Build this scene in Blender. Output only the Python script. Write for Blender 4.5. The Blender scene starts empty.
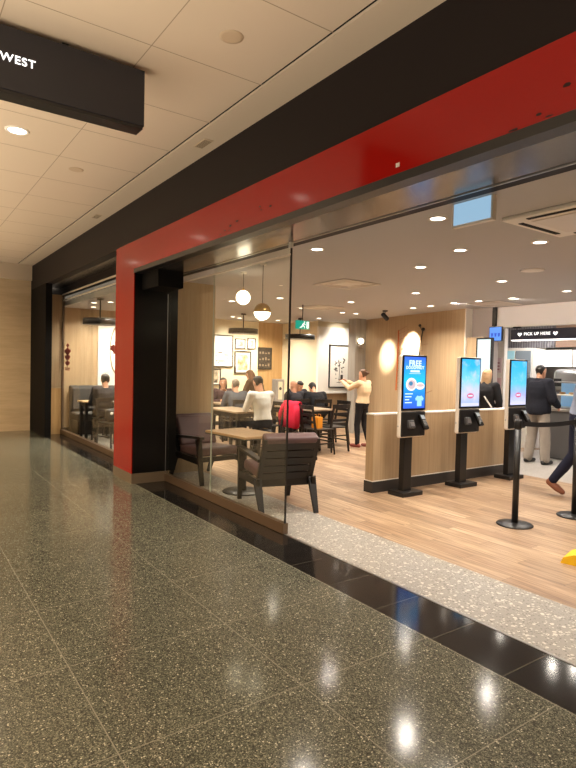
import bpy, bmesh, math, random
from mathutils import Vector, Matrix, noise
random.seed(7)
S = bpy.context.scene
COL = S.collection
PI = math.pi
V = Vector

# ------------------------------------------------------------------ materials
def lin(c):
    return tuple((x/12.92 if x <= 0.04045 else ((x+0.055)/1.055)**2.4) for x in c)
def rgb(r, g, b):
    return lin((r/255, g/255, b/255)) + (1.0,)
MATS = {}
def mat(name, col, rough=0.5, metal=0.0, spec=0.5, coat=0.0, emit=None, estr=1.0, bump=0.0, bscale=60, vary=0.0, vscale=8):
    if name in MATS: return MATS[name]
    m = bpy.data.materials.new(name); m.use_nodes = True
    nt = m.node_tree; b = nt.nodes['Principled BSDF']
    b.inputs['Base Color'].default_value = col
    b.inputs['Roughness'].default_value = rough
    b.inputs['Metallic'].default_value = metal
    b.inputs['Specular IOR Level'].default_value = spec
    b.inputs['Coat Weight'].default_value = coat
    b.inputs['Coat Roughness'].default_value = 0.08
    if emit:
        b.inputs['Emission Color'].default_value = emit
        b.inputs['Emission Strength'].default_value = estr
    tc = nt.nodes.new('ShaderNodeTexCoord')
    if vary > 0:
        n = nt.nodes.new('ShaderNodeTexNoise'); n.inputs['Scale'].default_value = vscale; n.inputs['Detail'].default_value = 4
        mx = nt.nodes.new('ShaderNodeMix'); mx.data_type = 'RGBA'
        mx.inputs[6].default_value = tuple(max(0, c*(1-vary)) for c in col[:3])+(1,)
        mx.inputs[7].default_value = tuple(min(1, c*(1+vary)) for c in col[:3])+(1,)
        nt.links.new(tc.outputs['Object'], n.inputs['Vector'])
        nt.links.new(n.outputs['Fac'], mx.inputs[0]); nt.links.new(mx.outputs[2], b.inputs['Base Color'])
    if bump > 0:
        n2 = nt.nodes.new('ShaderNodeTexNoise'); n2.inputs['Scale'].default_value = bscale; n2.inputs['Detail'].default_value = 3
        bp = nt.nodes.new('ShaderNodeBump'); bp.inputs['Strength'].default_value = bump; bp.inputs['Distance'].default_value = 0.01
        nt.links.new(tc.outputs['Object'], n2.inputs['Vector'])
        nt.links.new(n2.outputs['Fac'], bp.inputs['Height']); nt.links.new(bp.outputs['Normal'], b.inputs['Normal'])
    MATS[name] = m
    return m
def ramp(nt, stops):
    r = nt.nodes.new('ShaderNodeValToRGB'); e = r.color_ramp.elements
    while len(e) < len(stops): e.new(0.5)
    for i, (p, c) in enumerate(stops): e[i].position = p; e[i].color = c
    return r
def math_node(nt, op, a, b=None, clamp=False):
    n = nt.nodes.new('ShaderNodeMath'); n.operation = op; n.use_clamp = clamp
    for i, v in enumerate((a, b)):
        if v is None: continue
        if isinstance(v, (int, float)): n.inputs[i].default_value = v
        else: nt.links.new(v, n.inputs[i])
    return n.outputs[0]
def mixc(nt, fac, a, b):
    n = nt.nodes.new('ShaderNodeMix'); n.data_type = 'RGBA'
    for i, v in ((0, fac), (6, a), (7, b)):
        if hasattr(v, 'is_linked'): nt.links.new(v, n.inputs[i])
        else: n.inputs[i].default_value = v
    return n.outputs[2]
def base(name, rough=0.5, spec=0.5, coat=0.0):
    m = bpy.data.materials.new(name); m.use_nodes = True; nt = m.node_tree; b = nt.nodes['Principled BSDF']
    b.inputs['Roughness'].default_value = rough; b.inputs['Specular IOR Level'].default_value = spec
    b.inputs['Coat Weight'].default_value = coat; b.inputs['Coat Roughness'].default_value = 0.05
    tc = nt.nodes.new('ShaderNodeTexCoord')
    MATS[name] = m
    return m, nt, b, tc.outputs['Object']
def mapping(nt, vec, scale=(1,1,1), loc=(0,0,0), rot=(0,0,0)):
    n = nt.nodes.new('ShaderNodeMapping'); n.inputs['Scale'].default_value = scale; n.inputs['Location'].default_value = loc; n.inputs['Rotation'].default_value = rot
    nt.links.new(vec, n.inputs['Vector']); return n.outputs['Vector']
def tex_noise(nt, vec, scale, detail=4, rough=0.5):
    n = nt.nodes.new('ShaderNodeTexNoise'); n.inputs['Scale'].default_value = scale; n.inputs['Detail'].default_value = detail; n.inputs['Roughness'].default_value = rough
    nt.links.new(vec, n.inputs['Vector']); return n.outputs['Fac']
def sep(nt, vec):
    n = nt.nodes.new('ShaderNodeSeparateXYZ'); nt.links.new(vec, n.inputs[0]); return n.outputs
def joint_line(nt, coord, period, offset, width):
    """1 on a thin line repeated with the given period"""
    a = math_node(nt, 'ADD', coord, -offset + period*100)
    f = math_node(nt, 'MODULO', a, period)
    lo = math_node(nt, 'LESS_THAN', f, width)
    return lo
def terrazzo(name, ground, chips, dens, scale, rough, joints=None, jcol=None, coat=0.0, spec=0.5, grain=0):
    m, nt, b, oc = base(name, rough, spec, coat)
    col = None
    g = tex_noise(nt, oc, 1.4, 5)
    cur = mixc(nt, g, tuple(c*0.82 for c in ground[:3])+(1,), tuple(c*1.15 for c in ground[:3])+(1,))
    if grain:
        vg = nt.nodes.new('ShaderNodeTexVoronoi'); vg.inputs['Scale'].default_value = grain; nt.links.new(oc, vg.inputs['Vector'])
        sg = nt.nodes.new('ShaderNodeSeparateColor'); nt.links.new(vg.outputs['Color'], sg.inputs[0])
        rg = ramp(nt, [(0.0, (0.32,0.32,0.32,1)), (0.5, (0.85,0.85,0.85,1)), (0.85, (1.5,1.5,1.48,1)), (1.0, (2.3,2.25,2.1,1))]); nt.links.new(sg.outputs[0], rg.inputs[0])
        mg = nt.nodes.new('ShaderNodeMix'); mg.data_type = 'RGBA'; mg.blend_type = 'MULTIPLY'; mg.inputs[0].default_value = 1.0
        nt.links.new(cur, mg.inputs[6]); nt.links.new(rg.outputs[0], mg.inputs[7]); cur = mg.outputs[2]
    for k, (ccol, sc, th) in enumerate(chips):
        v = nt.nodes.new('ShaderNodeTexVoronoi'); v.inputs['Scale'].default_value = sc; v.inputs['Randomness'].default_value = 1.0
        mp = mapping(nt, oc, (1,1,1), (3.1*k, 1.7*k, 0))
        nt.links.new(mp, v.inputs['Vector'])
        sc2 = nt.nodes.new('ShaderNodeSeparateColor'); nt.links.new(v.outputs['Color'], sc2.inputs[0])
        pick = math_node(nt, 'GREATER_THAN', sc2.outputs[0], 1-th)
        size = math_node(nt, 'MULTIPLY', sc2.outputs[1], 0.35); size = math_node(nt, 'ADD', size, 0.14)
        near = math_node(nt, 'LESS_THAN', v.outputs['Distance'], size)
        f = math_node(nt, 'MULTIPLY', pick, near)
        cur = mixc(nt, f, cur, ccol)
    if joints:
        s = sep(nt, oc)
        jl = math_node(nt, 'MAXIMUM', joint_line(nt, s[0], joints[0], joints[1], joints[4]), joint_line(nt, s[1], joints[2], joints[3], joints[4]))
        cur = mixc(nt, jl, cur, jcol)
    nt.links.new(cur, b.inputs['Base Color'])
    return m
def wood_wall(name, c1, c2, axis='z', freq=22, rough=0.45, seams=None):
    m, nt, b, oc = base(name, rough, 0.4)
    st = {'z': (freq, freq, 0.7), 'x': (0.7, freq, freq), 'y': (freq, 0.7, freq)}[axis]
    mp = mapping(nt, oc, st)
    n1 = tex_noise(nt, mp, 1.0, 6, 0.65)
    r = ramp(nt, [(0.30, c2), (0.62, c1)]); nt.links.new(n1, r.inputs[0])
    mp2 = mapping(nt, oc, tuple(x*5 for x in st))
    n2 = tex_noise(nt, mp2, 1.0, 2)
    dark = mixc(nt, math_node(nt, 'MULTIPLY', n2, 0.35), r.outputs[0], tuple(c*0.6 for c in c2[:3])+(1,))
    nt.links.new(dark, b.inputs['Base Color'])
    bp = nt.nodes.new('ShaderNodeBump'); bp.inputs['Strength'].default_value = 0.15; bp.inputs['Distance'].default_value = 0.004
    nt.links.new(n2, bp.inputs['Height']); nt.links.new(bp.outputs['Normal'], b.inputs['Normal'])
    return m
def planks(name, cols, pw, pl, rough):
    m, nt, b, oc = base(name, rough, 0.45)
    s = sep(nt, oc)
    yy = math_node(nt, 'DIVIDE', math_node(nt, 'ADD', s[1], 50.0), pw)
    row = math_node(nt, 'FLOOR', yy)
    shift = math_node(nt, 'MULTIPLY', math_node(nt, 'FRACT', math_node(nt, 'MULTIPLY', row, 0.377)), pl)
    xx = math_node(nt, 'DIVIDE', math_node(nt, 'ADD', math_node(nt, 'ADD', s[0], 100.0), shift), pl)
    cx = math_node(nt, 'FLOOR', xx)
    w = nt.nodes.new('ShaderNodeTexWhiteNoise'); w.noise_dimensions = '2D'
    cb = nt.nodes.new('ShaderNodeCombineXYZ'); nt.links.new(row, cb.inputs[0]); nt.links.new(cx, cb.inputs[1]); nt.links.new(cb.outputs[0], w.inputs['Vector'])
    r = ramp(nt, [(0.0, cols[0]), (0.35, cols[1]), (0.7, cols[2]), (1.0, cols[3])]); nt.links.new(w.outputs['Value'], r.inputs[0])
    cb2 = nt.nodes.new('ShaderNodeCombineXYZ')
    nt.links.new(math_node(nt, 'ADD', math_node(nt, 'MULTIPLY', s[0], 1.6), math_node(nt, 'MULTIPLY', w.outputs['Value'], 37.0)), cb2.inputs[0])
    nt.links.new(math_node(nt, 'MULTIPLY', s[1], 26.0), cb2.inputs[1])
    g = tex_noise(nt, cb2.outputs[0], 1.0, 6, 0.62)
    gr = ramp(nt, [(0.32, (0.46,0.40,0.36,1)), (0.66, (1.14,1.12,1.08,1))]); nt.links.new(g, gr.inputs[0])
    mu = nt.nodes.new('ShaderNodeMix'); mu.data_type = 'RGBA'; mu.blend_type = 'MULTIPLY'; mu.inputs[0].default_value = 1.0
    nt.links.new(r.outputs[0], mu.inputs[6]); nt.links.new(gr.outputs[0], mu.inputs[7])
    e1 = math_node(nt, 'LESS_THAN', math_node(nt, 'FRACT', yy), 0.018)
    e2 = math_node(nt, 'LESS_THAN', math_node(nt, 'FRACT', xx), 0.0025)
    e = math_node(nt, 'MAXIMUM', e1, e2)
    c = mixc(nt, e, mu.outputs[2], tuple(x*0.35 for x in cols[0][:3])+(1,))
    nt.links.new(c, b.inputs['Base Color'])
    return m
def glass_mat(name, tint, extra=0.0):
    m = bpy.data.materials.new(name); m.use_nodes = True; nt = m.node_tree; nt.nodes.clear()
    o = nt.nodes.new('ShaderNodeOutputMaterial'); t = nt.nodes.new('ShaderNodeBsdfTransparent'); t.inputs[0].default_value = tint
    g = nt.nodes.new('ShaderNodeBsdfGlossy'); g.inputs['Roughness'].default_value = 0.0
    fr = nt.nodes.new('ShaderNodeFresnel'); ge = nt.nodes.new('ShaderNodeNewGeometry')
    nt.links.new(math_node(nt, 'SUBTRACT', 1.45, math_node(nt, 'MULTIPLY', ge.outputs['Backfacing'], 1.45-1/1.45)), fr.inputs['IOR'])   # both faces of the pane act alike
    mx = nt.nodes.new('ShaderNodeMixShader')
    nt.links.new(math_node(nt, 'MULTIPLY', fr.outputs[0], 0.5), mx.inputs[0]); nt.links.new(t.outputs[0], mx.inputs[1]); nt.links.new(g.outputs[0], mx.inputs[2]); nt.links.new(mx.outputs[0], o.inputs[0])
    MATS[name] = m; return m
def screen_mat(name, stops, axis=2, lo=0.0, hi=1.0, strength=1.5, cloud=0.0, ccol=(1,1,1,1)):
    """backlit picture: colours run along one object axis between lo and hi, with soft clouds"""
    m, nt, b, oc = base(name, 0.25, 0.4)
    s = sep(nt, oc)
    f = math_node(nt, 'DIVIDE', math_node(nt, 'SUBTRACT', s[axis], lo), hi-lo, True)
    n = tex_noise(nt, oc, 5.5, 5)
    f = math_node(nt, 'ADD', f, math_node(nt, 'MULTIPLY', math_node(nt, 'SUBTRACT', n, 0.5), cloud*0.9))
    r = ramp(nt, stops); nt.links.new(f, r.inputs[0])
    col = r.outputs[0]
    if cloud:
        n2 = tex_noise(nt, mapping(nt, oc, (1,1,1), (4,2,1)), 9, 5)
        r2 = ramp(nt, [(0.5, (0,0,0,1)), (0.7, (1,1,1,1))]); nt.links.new(n2, r2.inputs[0])
        col = mixc(nt, math_node(nt, 'MULTIPLY', r2.outputs[0], cloud), col, ccol)
    b.inputs['Base Color'].default_value = (0.02,0.02,0.02,1)
    nt.links.new(col, b.inputs['Emission Color']); b.inputs['Emission Strength'].default_value = strength
    return m

# setting materials
mall_floor = terrazzo('mall_terrazzo', rgb(83,83,73), [(rgb(176,172,154),105,0.15),(rgb(50,50,46),95,0.2),(rgb(140,136,120),150,0.2)], 1, 1, 0.13, (0.775,-2.155,0.90,1.635,0.005), rgb(124,120,108), spec=0.28, grain=190)
pale_terrazzo = terrazzo('pale_terrazzo', rgb(148,143,136), [(rgb(196,190,180),46,0.5),(rgb(112,106,100),60,0.35),(rgb(206,200,190),34,0.3),(rgb(98,92,86),80,0.22)], 1, 1, 0.35)
kitchen_tile = terrazzo('kitchen_tile', rgb(158,152,146), [(rgb(136,130,124),40,0.4),(rgb(180,175,168),50,0.4)], 1, 1, 0.3, (0.6,0.1,0.6,0.15,0.006), rgb(150,145,138))
black_stone = terrazzo('black_stone', rgb(26,24,23), [(rgb(36,33,31),90,0.3)], 1, 1, 0.10, (0.465,-2.13,50,0,0.006), rgb(74,70,64), spec=0.28)
plank_floor = planks('oak_planks', [rgb(146,120,96), rgb(178,152,124), rgb(162,134,108), rgb(190,164,136)], 0.15, 1.25, 0.38)
travertine = wood_wall('travertine', rgb(228,204,168), rgb(208,182,144), 'y', 7, 0.35)
oak_v = wood_wall('oak_panel', rgb(190,164,130), rgb(172,145,112), 'z', 26, 0.45)
oak_pale = wood_wall('pale_oak_panel', rgb(208,188,156), rgb(194,172,140), 'z', 18, 0.5)
oak_dark_v = wood_wall('honey_oak_panel', rgb(206,166,112), rgb(180,138,88), 'z', 14, 0.5)
m_ceil_mall = mat('mall_ceiling_paint', rgb(214,195,170), 0.38, spec=0.4)
m_ceil_store = mat('store_ceiling_paint', rgb(186,184,184), 0.8)
m_black = mat('black_metal', rgb(24,22,22), 0.38, spec=0.5)
m_black_gloss = mat('black_gloss_panel', rgb(10,9,9), 0.3, spec=0.3)
m_fascia = mat('black_fascia', rgb(30,23,22), 0.6, spec=0.2, vary=0.1, vscale=1.5)
m_bronze = mat('bronze_metal', rgb(112,92,74), 0.3, metal=0.5)
m_soffit = mat('polished_bronze_soffit', rgb(116,110,106), 0.2, metal=0.75)
m_red = mat('red_gloss_panel', rgb(150,18,11), 0.12, spec=0.25)
m_slot = mat('dark_slot', rgb(30,24,20), 0.9)
m_joint = mat('ceiling_joint', rgb(166,146,122), 0.9)
m_white = mat('white_paint', rgb(238,232,222), 0.5)
m_cream = mat('cream_paint', rgb(232,218,186), 0.65)
m_offwhite = mat('offwhite_plastic', rgb(226,216,202), 0.35)
m_steel = mat('brushed_steel', rgb(176,174,172), 0.28, metal=0.9)
m_skirt = mat('dark_skirting', rgb(52,48,46), 0.45)
m_gtile = wood_wall('grey_tile', rgb(176,170,160), rgb(150,144,136), 'z', 10, 0.3)
m_glass = glass_mat('storefront_glass', (0.965,0.975,0.95,1), 0.0)
m_lens = mat('downlight_lens', (1,1,1,1), 0.4, emit=(1.0,0.90,0.76,1), estr=6)
m_trimring = mat('downlight_trim', rgb(236,228,214), 0.5)
m_led = mat('led_white', (1,1,1,1), 0.4, emit=(1.0,0.97,0.92,1), estr=2.2)
m_globe = mat('globe_glass', (1,1,1,1), 0.3, emit=(1.0,0.86,0.62,1), estr=4.5)
m_brass = mat('brass', rgb(176,140,84), 0.3, metal=0.8)
m_skin = mat('skin', rgb(205,152,122), 0.55, vary=0.05)
m_mauve = mat('mauve_leather', rgb(92,68,69), 0.4, spec=0.4, vary=0.06)
m_dwood = wood_wall('dark_stained_wood', rgb(28,20,17), rgb(17,12,10), 'x', 14, 0.4)
m_table = wood_wall('table_laminate', rgb(190,156,116), rgb(168,134,96), 'x', 10, 0.3)
m_chair = mat('black_chair_wood', rgb(26,21,19), 0.35)

# ------------------------------------------------------------------ mesh helpers
class B:
    def __init__(s): s.bm = bmesh.new(); s.mi = 0; s.smooth = False
    def _fin(s, faces):
        for f in faces: f.material_index = s.mi; f.smooth = s.smooth
    def box(s, c, d, rot=None, bev=0.0, seg=2):
        t = bmesh.new(); bmesh.ops.create_cube(t, size=1.0)
        bmesh.ops.scale(t, vec=d, verts=t.verts)
        if bev > 0: bmesh.ops.bevel(t, geom=t.edges[:], offset=bev, segments=seg, affect='EDGES', profile=0.5)
        M = Matrix.Translation(c)
        if rot is not None: M = M @ (rot if isinstance(rot, Matrix) else Matrix.Rotation(rot[1], 4, rot[0]))
        bmesh.ops.transform(t, matrix=M, verts=t.verts); s.merge(t); return s
    def b2(s, x0, x1, y0, y1, z0, z1, bev=0.0):
        return s.box(((x0+x1)/2, (y0+y1)/2, (z0+z1)/2), (abs(x1-x0), abs(y1-y0), abs(z1-z0)), None, bev)
    def merge(s, t):
        vm = {}
        for v in t.verts: vm[v] = s.bm.verts.new(v.co)
        fs = []
        for f in t.faces:
            try: fs.append(s.bm.faces.new([vm[v] for v in f.verts]))
            except ValueError: pass
        s._fin(fs); t.free()
    def loft(s, rings, cap=True):
        """rings: lists of points, same count"""
        R = [[s.bm.verts.new(p) for p in r] for r in rings]; n = len(R[0]); fs = []
        for a, b in zip(R, R[1:]):
            for i in range(n):
                fs.append(s.bm.faces.new((a[i], a[(i+1) % n], b[(i+1) % n], b[i])))
        if cap:
            fs.append(s.bm.faces.new(R[0][::-1])); fs.append(s.bm.faces.new(R[-1]))
        s._fin(fs); return s
    def tube(s, pts, r, n=10, flat=1.0):
        pts = [V(p) for p in pts]; rs = r if isinstance(r, (list, tuple)) else [r]*len(pts)
        rings = []; side = None
        for i, p in enumerate(pts):
            d = (pts[min(i+1, len(pts)-1)]-pts[max(i-1, 0)]).normalized()
            if side is None:
                side = d.cross(V((0,0,1)))
                if side.length < 1e-3: side = V((1,0,0))
            side = (side - d*side.dot(d)).normalized(); up = side.cross(d)
            rings.append([p + side*math.cos(2*PI*k/n)*rs[i] + up*math.sin(2*PI*k/n)*rs[i]*flat for k in range(n)])
        return s.loft(rings)
    def cyl(s, p0, p1, r0, r1=None, n=20):
        return s.tube([p0, p1], [r0, r0 if r1 is None else r1], n)
    def bar(s, p0, p1, w, h, w1=None, h1=None, up=(0,0,1)):
        p0, p1 = V(p0), V(p1); d = (p1-p0).normalized(); side = d.cross(V(up))
        if side.length < 1e-3: side = V((1,0,0))
        side.normalize(); u = side.cross(d); rings = []
        for p, a, b in ((p0, w, h), (p1, w1 or w, h1 or h)):
            rings.append([p+side*a/2+u*b/2, p-side*a/2+u*b/2, p-side*a/2-u*b/2, p+side*a/2-u*b/2])
        return s.loft(rings)
    def ball(s, c, r, n=16, m=10):
        t = bmesh.new(); bmesh.ops.create_uvsphere(t, u_segments=n, v_segments=m, radius=1.0)
        rr = (r, r, r) if isinstance(r, (int, float)) else r
        bmesh.ops.scale(t, vec=rr, verts=t.verts); bmesh.ops.translate(t, vec=c, verts=t.verts); s.merge(t); return s
    def lathe(s, prof, c=(0,0,0), n=28):
        rings = [[V((c[0]+r*math.cos(2*PI*k/n), c[1]+r*math.sin(2*PI*k/n), c[2]+z)) for k in range(n)] for r, z in prof]
        return s.loft(rings)
    def torus(s, c, R, r, axis=2, n=28, m=8):
        rings = []
        for i in range(n):
            a = 2*PI*i/n; ring = []
            for j in range(m):
                t = 2*PI*j/m; q = [(R+r*math.cos(t))*math.cos(a), (R+r*math.cos(t))*math.sin(a), r*math.sin(t)]
                if axis == 0: q = [q[2], q[0], q[1]]
                if axis == 1: q = [q[0], q[2], q[1]]
                ring.append(V(c)+V(q))
            rings.append(ring)
        rings.append(rings[0])
        return s.loft(rings, cap=False)
    def prism(s, pts, axis, a, b):
        """2-D outline pushed along an axis from a to b; pts use the two remaining axes in order"""
        def mk(p, t):
            q = list(p); q.insert(axis, t); return V(q)
        return s.loft([[mk(p, a) for p in pts], [mk(p, b) for p in pts]])
    def sm(s, v=True): s.smooth = v; return s
    def m(s, i): s.mi = i; return s
    def obj(s, name, mats, parent=None, loc=(0,0,0), rz=0.0):
        bmesh.ops.remove_doubles(s.bm, verts=s.bm.verts, dist=1e-6)
        bmesh.ops.recalc_face_normals(s.bm, faces=s.bm.faces)
        me = bpy.data.meshes.new(name); s.bm.to_mesh(me); s.bm.free()
        for m in (mats if isinstance(mats, (list, tuple)) else [mats]): me.materials.append(m)
        o = bpy.data.objects.new(name, me); COL.objects.link(o); o.parent = parent; o.location = loc; o.rotation_euler = (0,0,rz)
        return o
def tag(o, label=None, cat=None, group=None, kind=None):
    if label: o['label'] = label
    if cat: o['category'] = cat
    if group: o['group'] = group
    if kind: o['kind'] = kind
    return o
def thing(name, label, cat, loc=(0,0,0), rz=0.0, group=None):
    o = bpy.data.objects.new(name, None); COL.objects.link(o); o.location = loc; o.rotation_euler = (0,0,rz); o.empty_display_size = 0.1
    return tag(o, label, cat, group)
def struct(name, b, m, label=None):
    o = b.obj(name, m); o['kind'] = 'structure'
    if label: o['label'] = label
    return o
def copy_tree(o, parent=None):
    c = o.copy(); COL.objects.link(c); c.parent = parent
    for ch in list(o.children): copy_tree(ch, c)
    return c
def place(proto, used, loc, rz, label, group=None):
    o = proto if not used else copy_tree(proto)
    o.location = loc; o.rotation_euler = (0,0,rz); o['label'] = label
    if group: o['group'] = group
    return o
def text_mesh(body, size, extrude=0.002, bold=0.0, align='CENTER'):
    cu = bpy.data.curves.new('txt', 'FONT'); cu.body = body; cu.size = size; cu.extrude = extrude; cu.align_x = align; cu.align_y = 'CENTER'; cu.offset = bold; cu.space_character = 1.12
    o = bpy.data.objects.new('txt', cu); COL.objects.link(o)
    dg = bpy.context.evaluated_depsgraph_get(); dg.update()
    me = bpy.data.meshes.new_from_object(o.evaluated_get(dg)); bpy.data.objects.remove(o); bpy.data.curves.remove(cu)
    return me
def text_obj(name, body, size, m, parent, M, bold=0.0, extrude=0.002):
    me = text_mesh(body, size, extrude, bold); me.transform(M); me.materials.clear(); me.materials.append(m); me.name = name
    o = bpy.data.objects.new(name, me); COL.objects.link(o); o.parent = parent; return o
def frame_axes(right, up, loc):
    r, u = V(right), V(up); n = r.cross(u); return Matrix(((r.x,u.x,n.x,loc[0]),(r.y,u.y,n.y,loc[1]),(r.z,u.z,n.z,loc[2]),(0,0,0,1)))

# ------------------------------------------------------------------ the setting
CZ = 3.6      # mall ceiling
SZ = 2.70     # store ceiling
FX = -12.8    # far wall of the store
struct('floor', B().b2(-13.8, 3.5, -1.2, 2.545, -0.10, 0.0), mall_floor)
struct('floor', B().b2(-13.8, 3.5, 2.545, 2.96, -0.10, 0.0), black_stone)
struct('floor', B().b2(FX, 3.5, 2.975, 3.68, -0.10, 0.0), pale_terrazzo)
o = B(); o.b2(FX, 3.5, 3.68, 7.78, -0.10, 0.0); o.b2(FX, -6.3, 7.78, 11.6, -0.10, 0.0)
struct('floor', o, plank_floor)
struct('floor', B().b2(-6.3, 3.5, 7.78, 11.6, -0.10, 0.0), kitchen_tile)
struct('trim_1', B().b2(FX, 3.5, 2.96, 2.975, -0.10, 0.004), m_steel)
# mall ceiling with a long slot, cross joints and a margin strip
struct('ceiling', B().b2(-13.8, 3.5, -7.0, 2.205, CZ, CZ+0.1), m_ceil_mall)
struct('ceiling', B().b2(-13.8, 3.5, 2.24, 2.52, CZ, CZ+0.1), m_ceil_mall)
struct('trim_2', B().b2(-13.8, 3.5, 2.205, 2.24, CZ+0.02, CZ+0.1), m_slot)
o = B()
for k in range(-6, 15):
    x = -2.76 - 0.82*k if k >= 0 else -2.76 - 0.82*k
    if -13.8 < x < 3.4: o.b2(x-0.003, x+0.003, -7, 2.215, CZ-0.001, CZ+0.01)
for y in (1.375, 0.53, -0.32):
    o.b2(-13.8, 3.5, y-0.003, y+0.003, CZ-0.001, CZ+0.01)
struct('trim_3', o, m_joint)
# end wall of the corridor
struct('wall_left', B().b2(-13.55, -13.4, -7.0, 2.5, 0, CZ+0.1), travertine)
struct('trim_4', B().b2(-13.4, -13.3, -7.0, 2.5, 3.27, CZ), m_ceil_mall)
# storefront
o = B(); o.b2(-13.8, 3.5, 2.52, 2.66, 3.075, CZ+0.1)
struct('wall_front', o, m_fascia)
struct('trim_4', B().b2(-13.8, -7.70, 2.66, 3.0, 3.075, 3.10), m_soffit)             # soffit over the bay
struct('wall_front', B().b2(-13.8, -7.70, 2.945, 3.0, 2.90, 3.075), m_fascia)
o = B(); o.b2(-12.5, -7.70, 2.938, 2.945, 2.915, 2.945); o.b2(-12.5, -7.70, 2.955, 2.964, 2.80, 2.825)
struct('trim_5', o, mat('pale_metal', rgb(226,212,186), 0.4))
o = B(); o.b2(-13.8, -11.95, 2.50, 2.62, 0.0, 3.075)
struct('wall_front', B().b2(-12.54, -12.52, 2.62, 2.95, 0.98, 2.93), oak_v)
struct('wall_front', B().b2(-12.54, -12.52, 2.62, 2.95, 0.0, 0.97), oak_dark_v)
struct('wall_front', o, mat('matt_black', rgb(15,13,12), 0.75, spec=0.12))                                          # dark column at the corridor end
o = B(); o.b2(-7.68, 3.5, 2.50, 2.512, 2.725, 3.075); o.b2(-7.68, -6.98, 2.50, 2.512, 0.13, 2.725)
struct('wall_front', B().b2(-7.68, 3.5, 2.512, 2.66, 2.725, 3.075), m_black)
red = struct('trim_6', o, m_red)
struct('trim_7', B().b2(-6.98, 3.5, 2.495, 2.60, 2.672, 2.725), m_black)
struct('trim_8', B().b2(-6.98, 3.5, 2.60, 3.0, 2.675, 2.70), m_soffit)            # underside of the portal
struct('trim_9', B().b2(-7.70, -6.97, 2.50, 3.0, 0.0, 0.13), mat('grey_stone_base', rgb(104,90,74), 0.3))
o = B(); o.b2(-7.68, -6.98, 2.512, 3.10, 0.13, 2.70)
struct('wall_front', o, m_black_gloss)                                     # pier core and its black reveal
struct('trim_10', B().b2(-6.98, -6.974, 2.955, 2.961, 0.13, 2.45), m_steel)
struct('trim_11', B().b2(-6.98, -6.45, 2.605, 2.93, 2.47, 2.675), MATS['matt_black'])       # black box under the soffit
struct('trim_12', B().b2(-6.98, 3.5, 3.0, 3.14, 2.69, 2.72), m_fascia)             # dark strip behind the glass line
# glass panes
struct('window_1', B().b2(-12.50, -7.70, 2.965, 2.977, 0.10, 2.90), m_glass)
o = B()
o.b2(-12.52, -12.49, 2.95, 2.99, 0.0, 2.90); o.b2(-12.52, -7.70, 2.93, 3.0, 0.004, 0.10)
struct('trim_13', o, m_bronze)
struct('wall_front', B().b2(-12.8, -12.54, 2.62, 3.0, 0.0, 2.90), oak_pale)
struct('window_2', B().b2(-6.96, -5.72, 2.965, 2.977, 0.10, 2.56), m_glass)
struct('window_2', B().b2(-5.71, -4.225, 2.965, 2.977, 0.10, 2.675), m_glass)
o = B(); o.b2(-6.97, -4.215, 2.945, 3.0, 0.004, 0.10)
struct('trim_14', o, m_bronze)
struct('trim_15', B().b2(-6.97, -4.22, 2.96, 2.982, 2.555, 2.57), m_offwhite)
o = B(); o.b2(-4.228, -4.219, 2.962, 2.98, 0.10, 2.675)
struct('trim_16', o, m_black)
struct('trim_17', B().b2(-4.25, -4.215, 2.955, 2.987, 2.62, 2.675, 0.004), m_white)
struct('trim_18', B().b2(-5.718, -5.712, 2.964, 2.978, 0.10, 2.56), mat('glass_edge', rgb(176,180,164), 0.3))
struct('trim_19', B().b2(-6.98, 3.5, 2.985, 3.0, 2.668, 2.675), m_steel)
# store shell
struct('ceiling', B().b2(FX, 3.5, 3.14, 9.0, SZ, SZ+0.1), m_ceil_store)
struct('ceiling', B().b2(FX, -6.98, 3.0, 3.14, SZ, SZ+0.1), m_ceil_store)
struct('ceiling', B().b2(FX, 3.5, 9.0, 11.6, SZ, SZ+0.1), m_ceil_store)
o = B(); o.b2(FX-0.15, FX, 3.0, 6.55, 0, SZ); struct('wall_far', o, oak_v)
struct('wall_far', B().b2(FX-0.15, FX, 6.55, 8.0, 0, SZ), m_cream)
struct('wall_far', B().b2(FX-0.15, FX, 8.0, 11.6, 0, SZ), oak_dark_v)
struct('wall_far', B().b2(FX-0.05, FX+0.03, 3.78, 4.75, 0.95, 2.55), m_white)
# bump-out that carries the big art print
struct('wall_far', B().b2(FX, -11.25, 8.78, 11.6, 0, SZ), m_cream)
o = B(); o.b2(-11.25, -11.17, 8.76, 10.6, 0.92, 2.56); struct('wall_far', o, m_white)
struct('trim_18', B().b2(-11.25, -11.10, 8.76, 10.6, 0.88, 0.92), m_white)
struct('wall_far', B().b2(-11.25, -11.20, 8.78, 10.6, 0.10, 0.88), oak_v)
struct('baseboard_far', B().b2(-11.25, -11.18, 8.78, 10.6, 0.0, 0.10), m_skirt)
struct('baseboard_far', B().b2(FX, FX+0.02, 3.0, 8.78, 0.0, 0.10), m_skirt)
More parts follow.
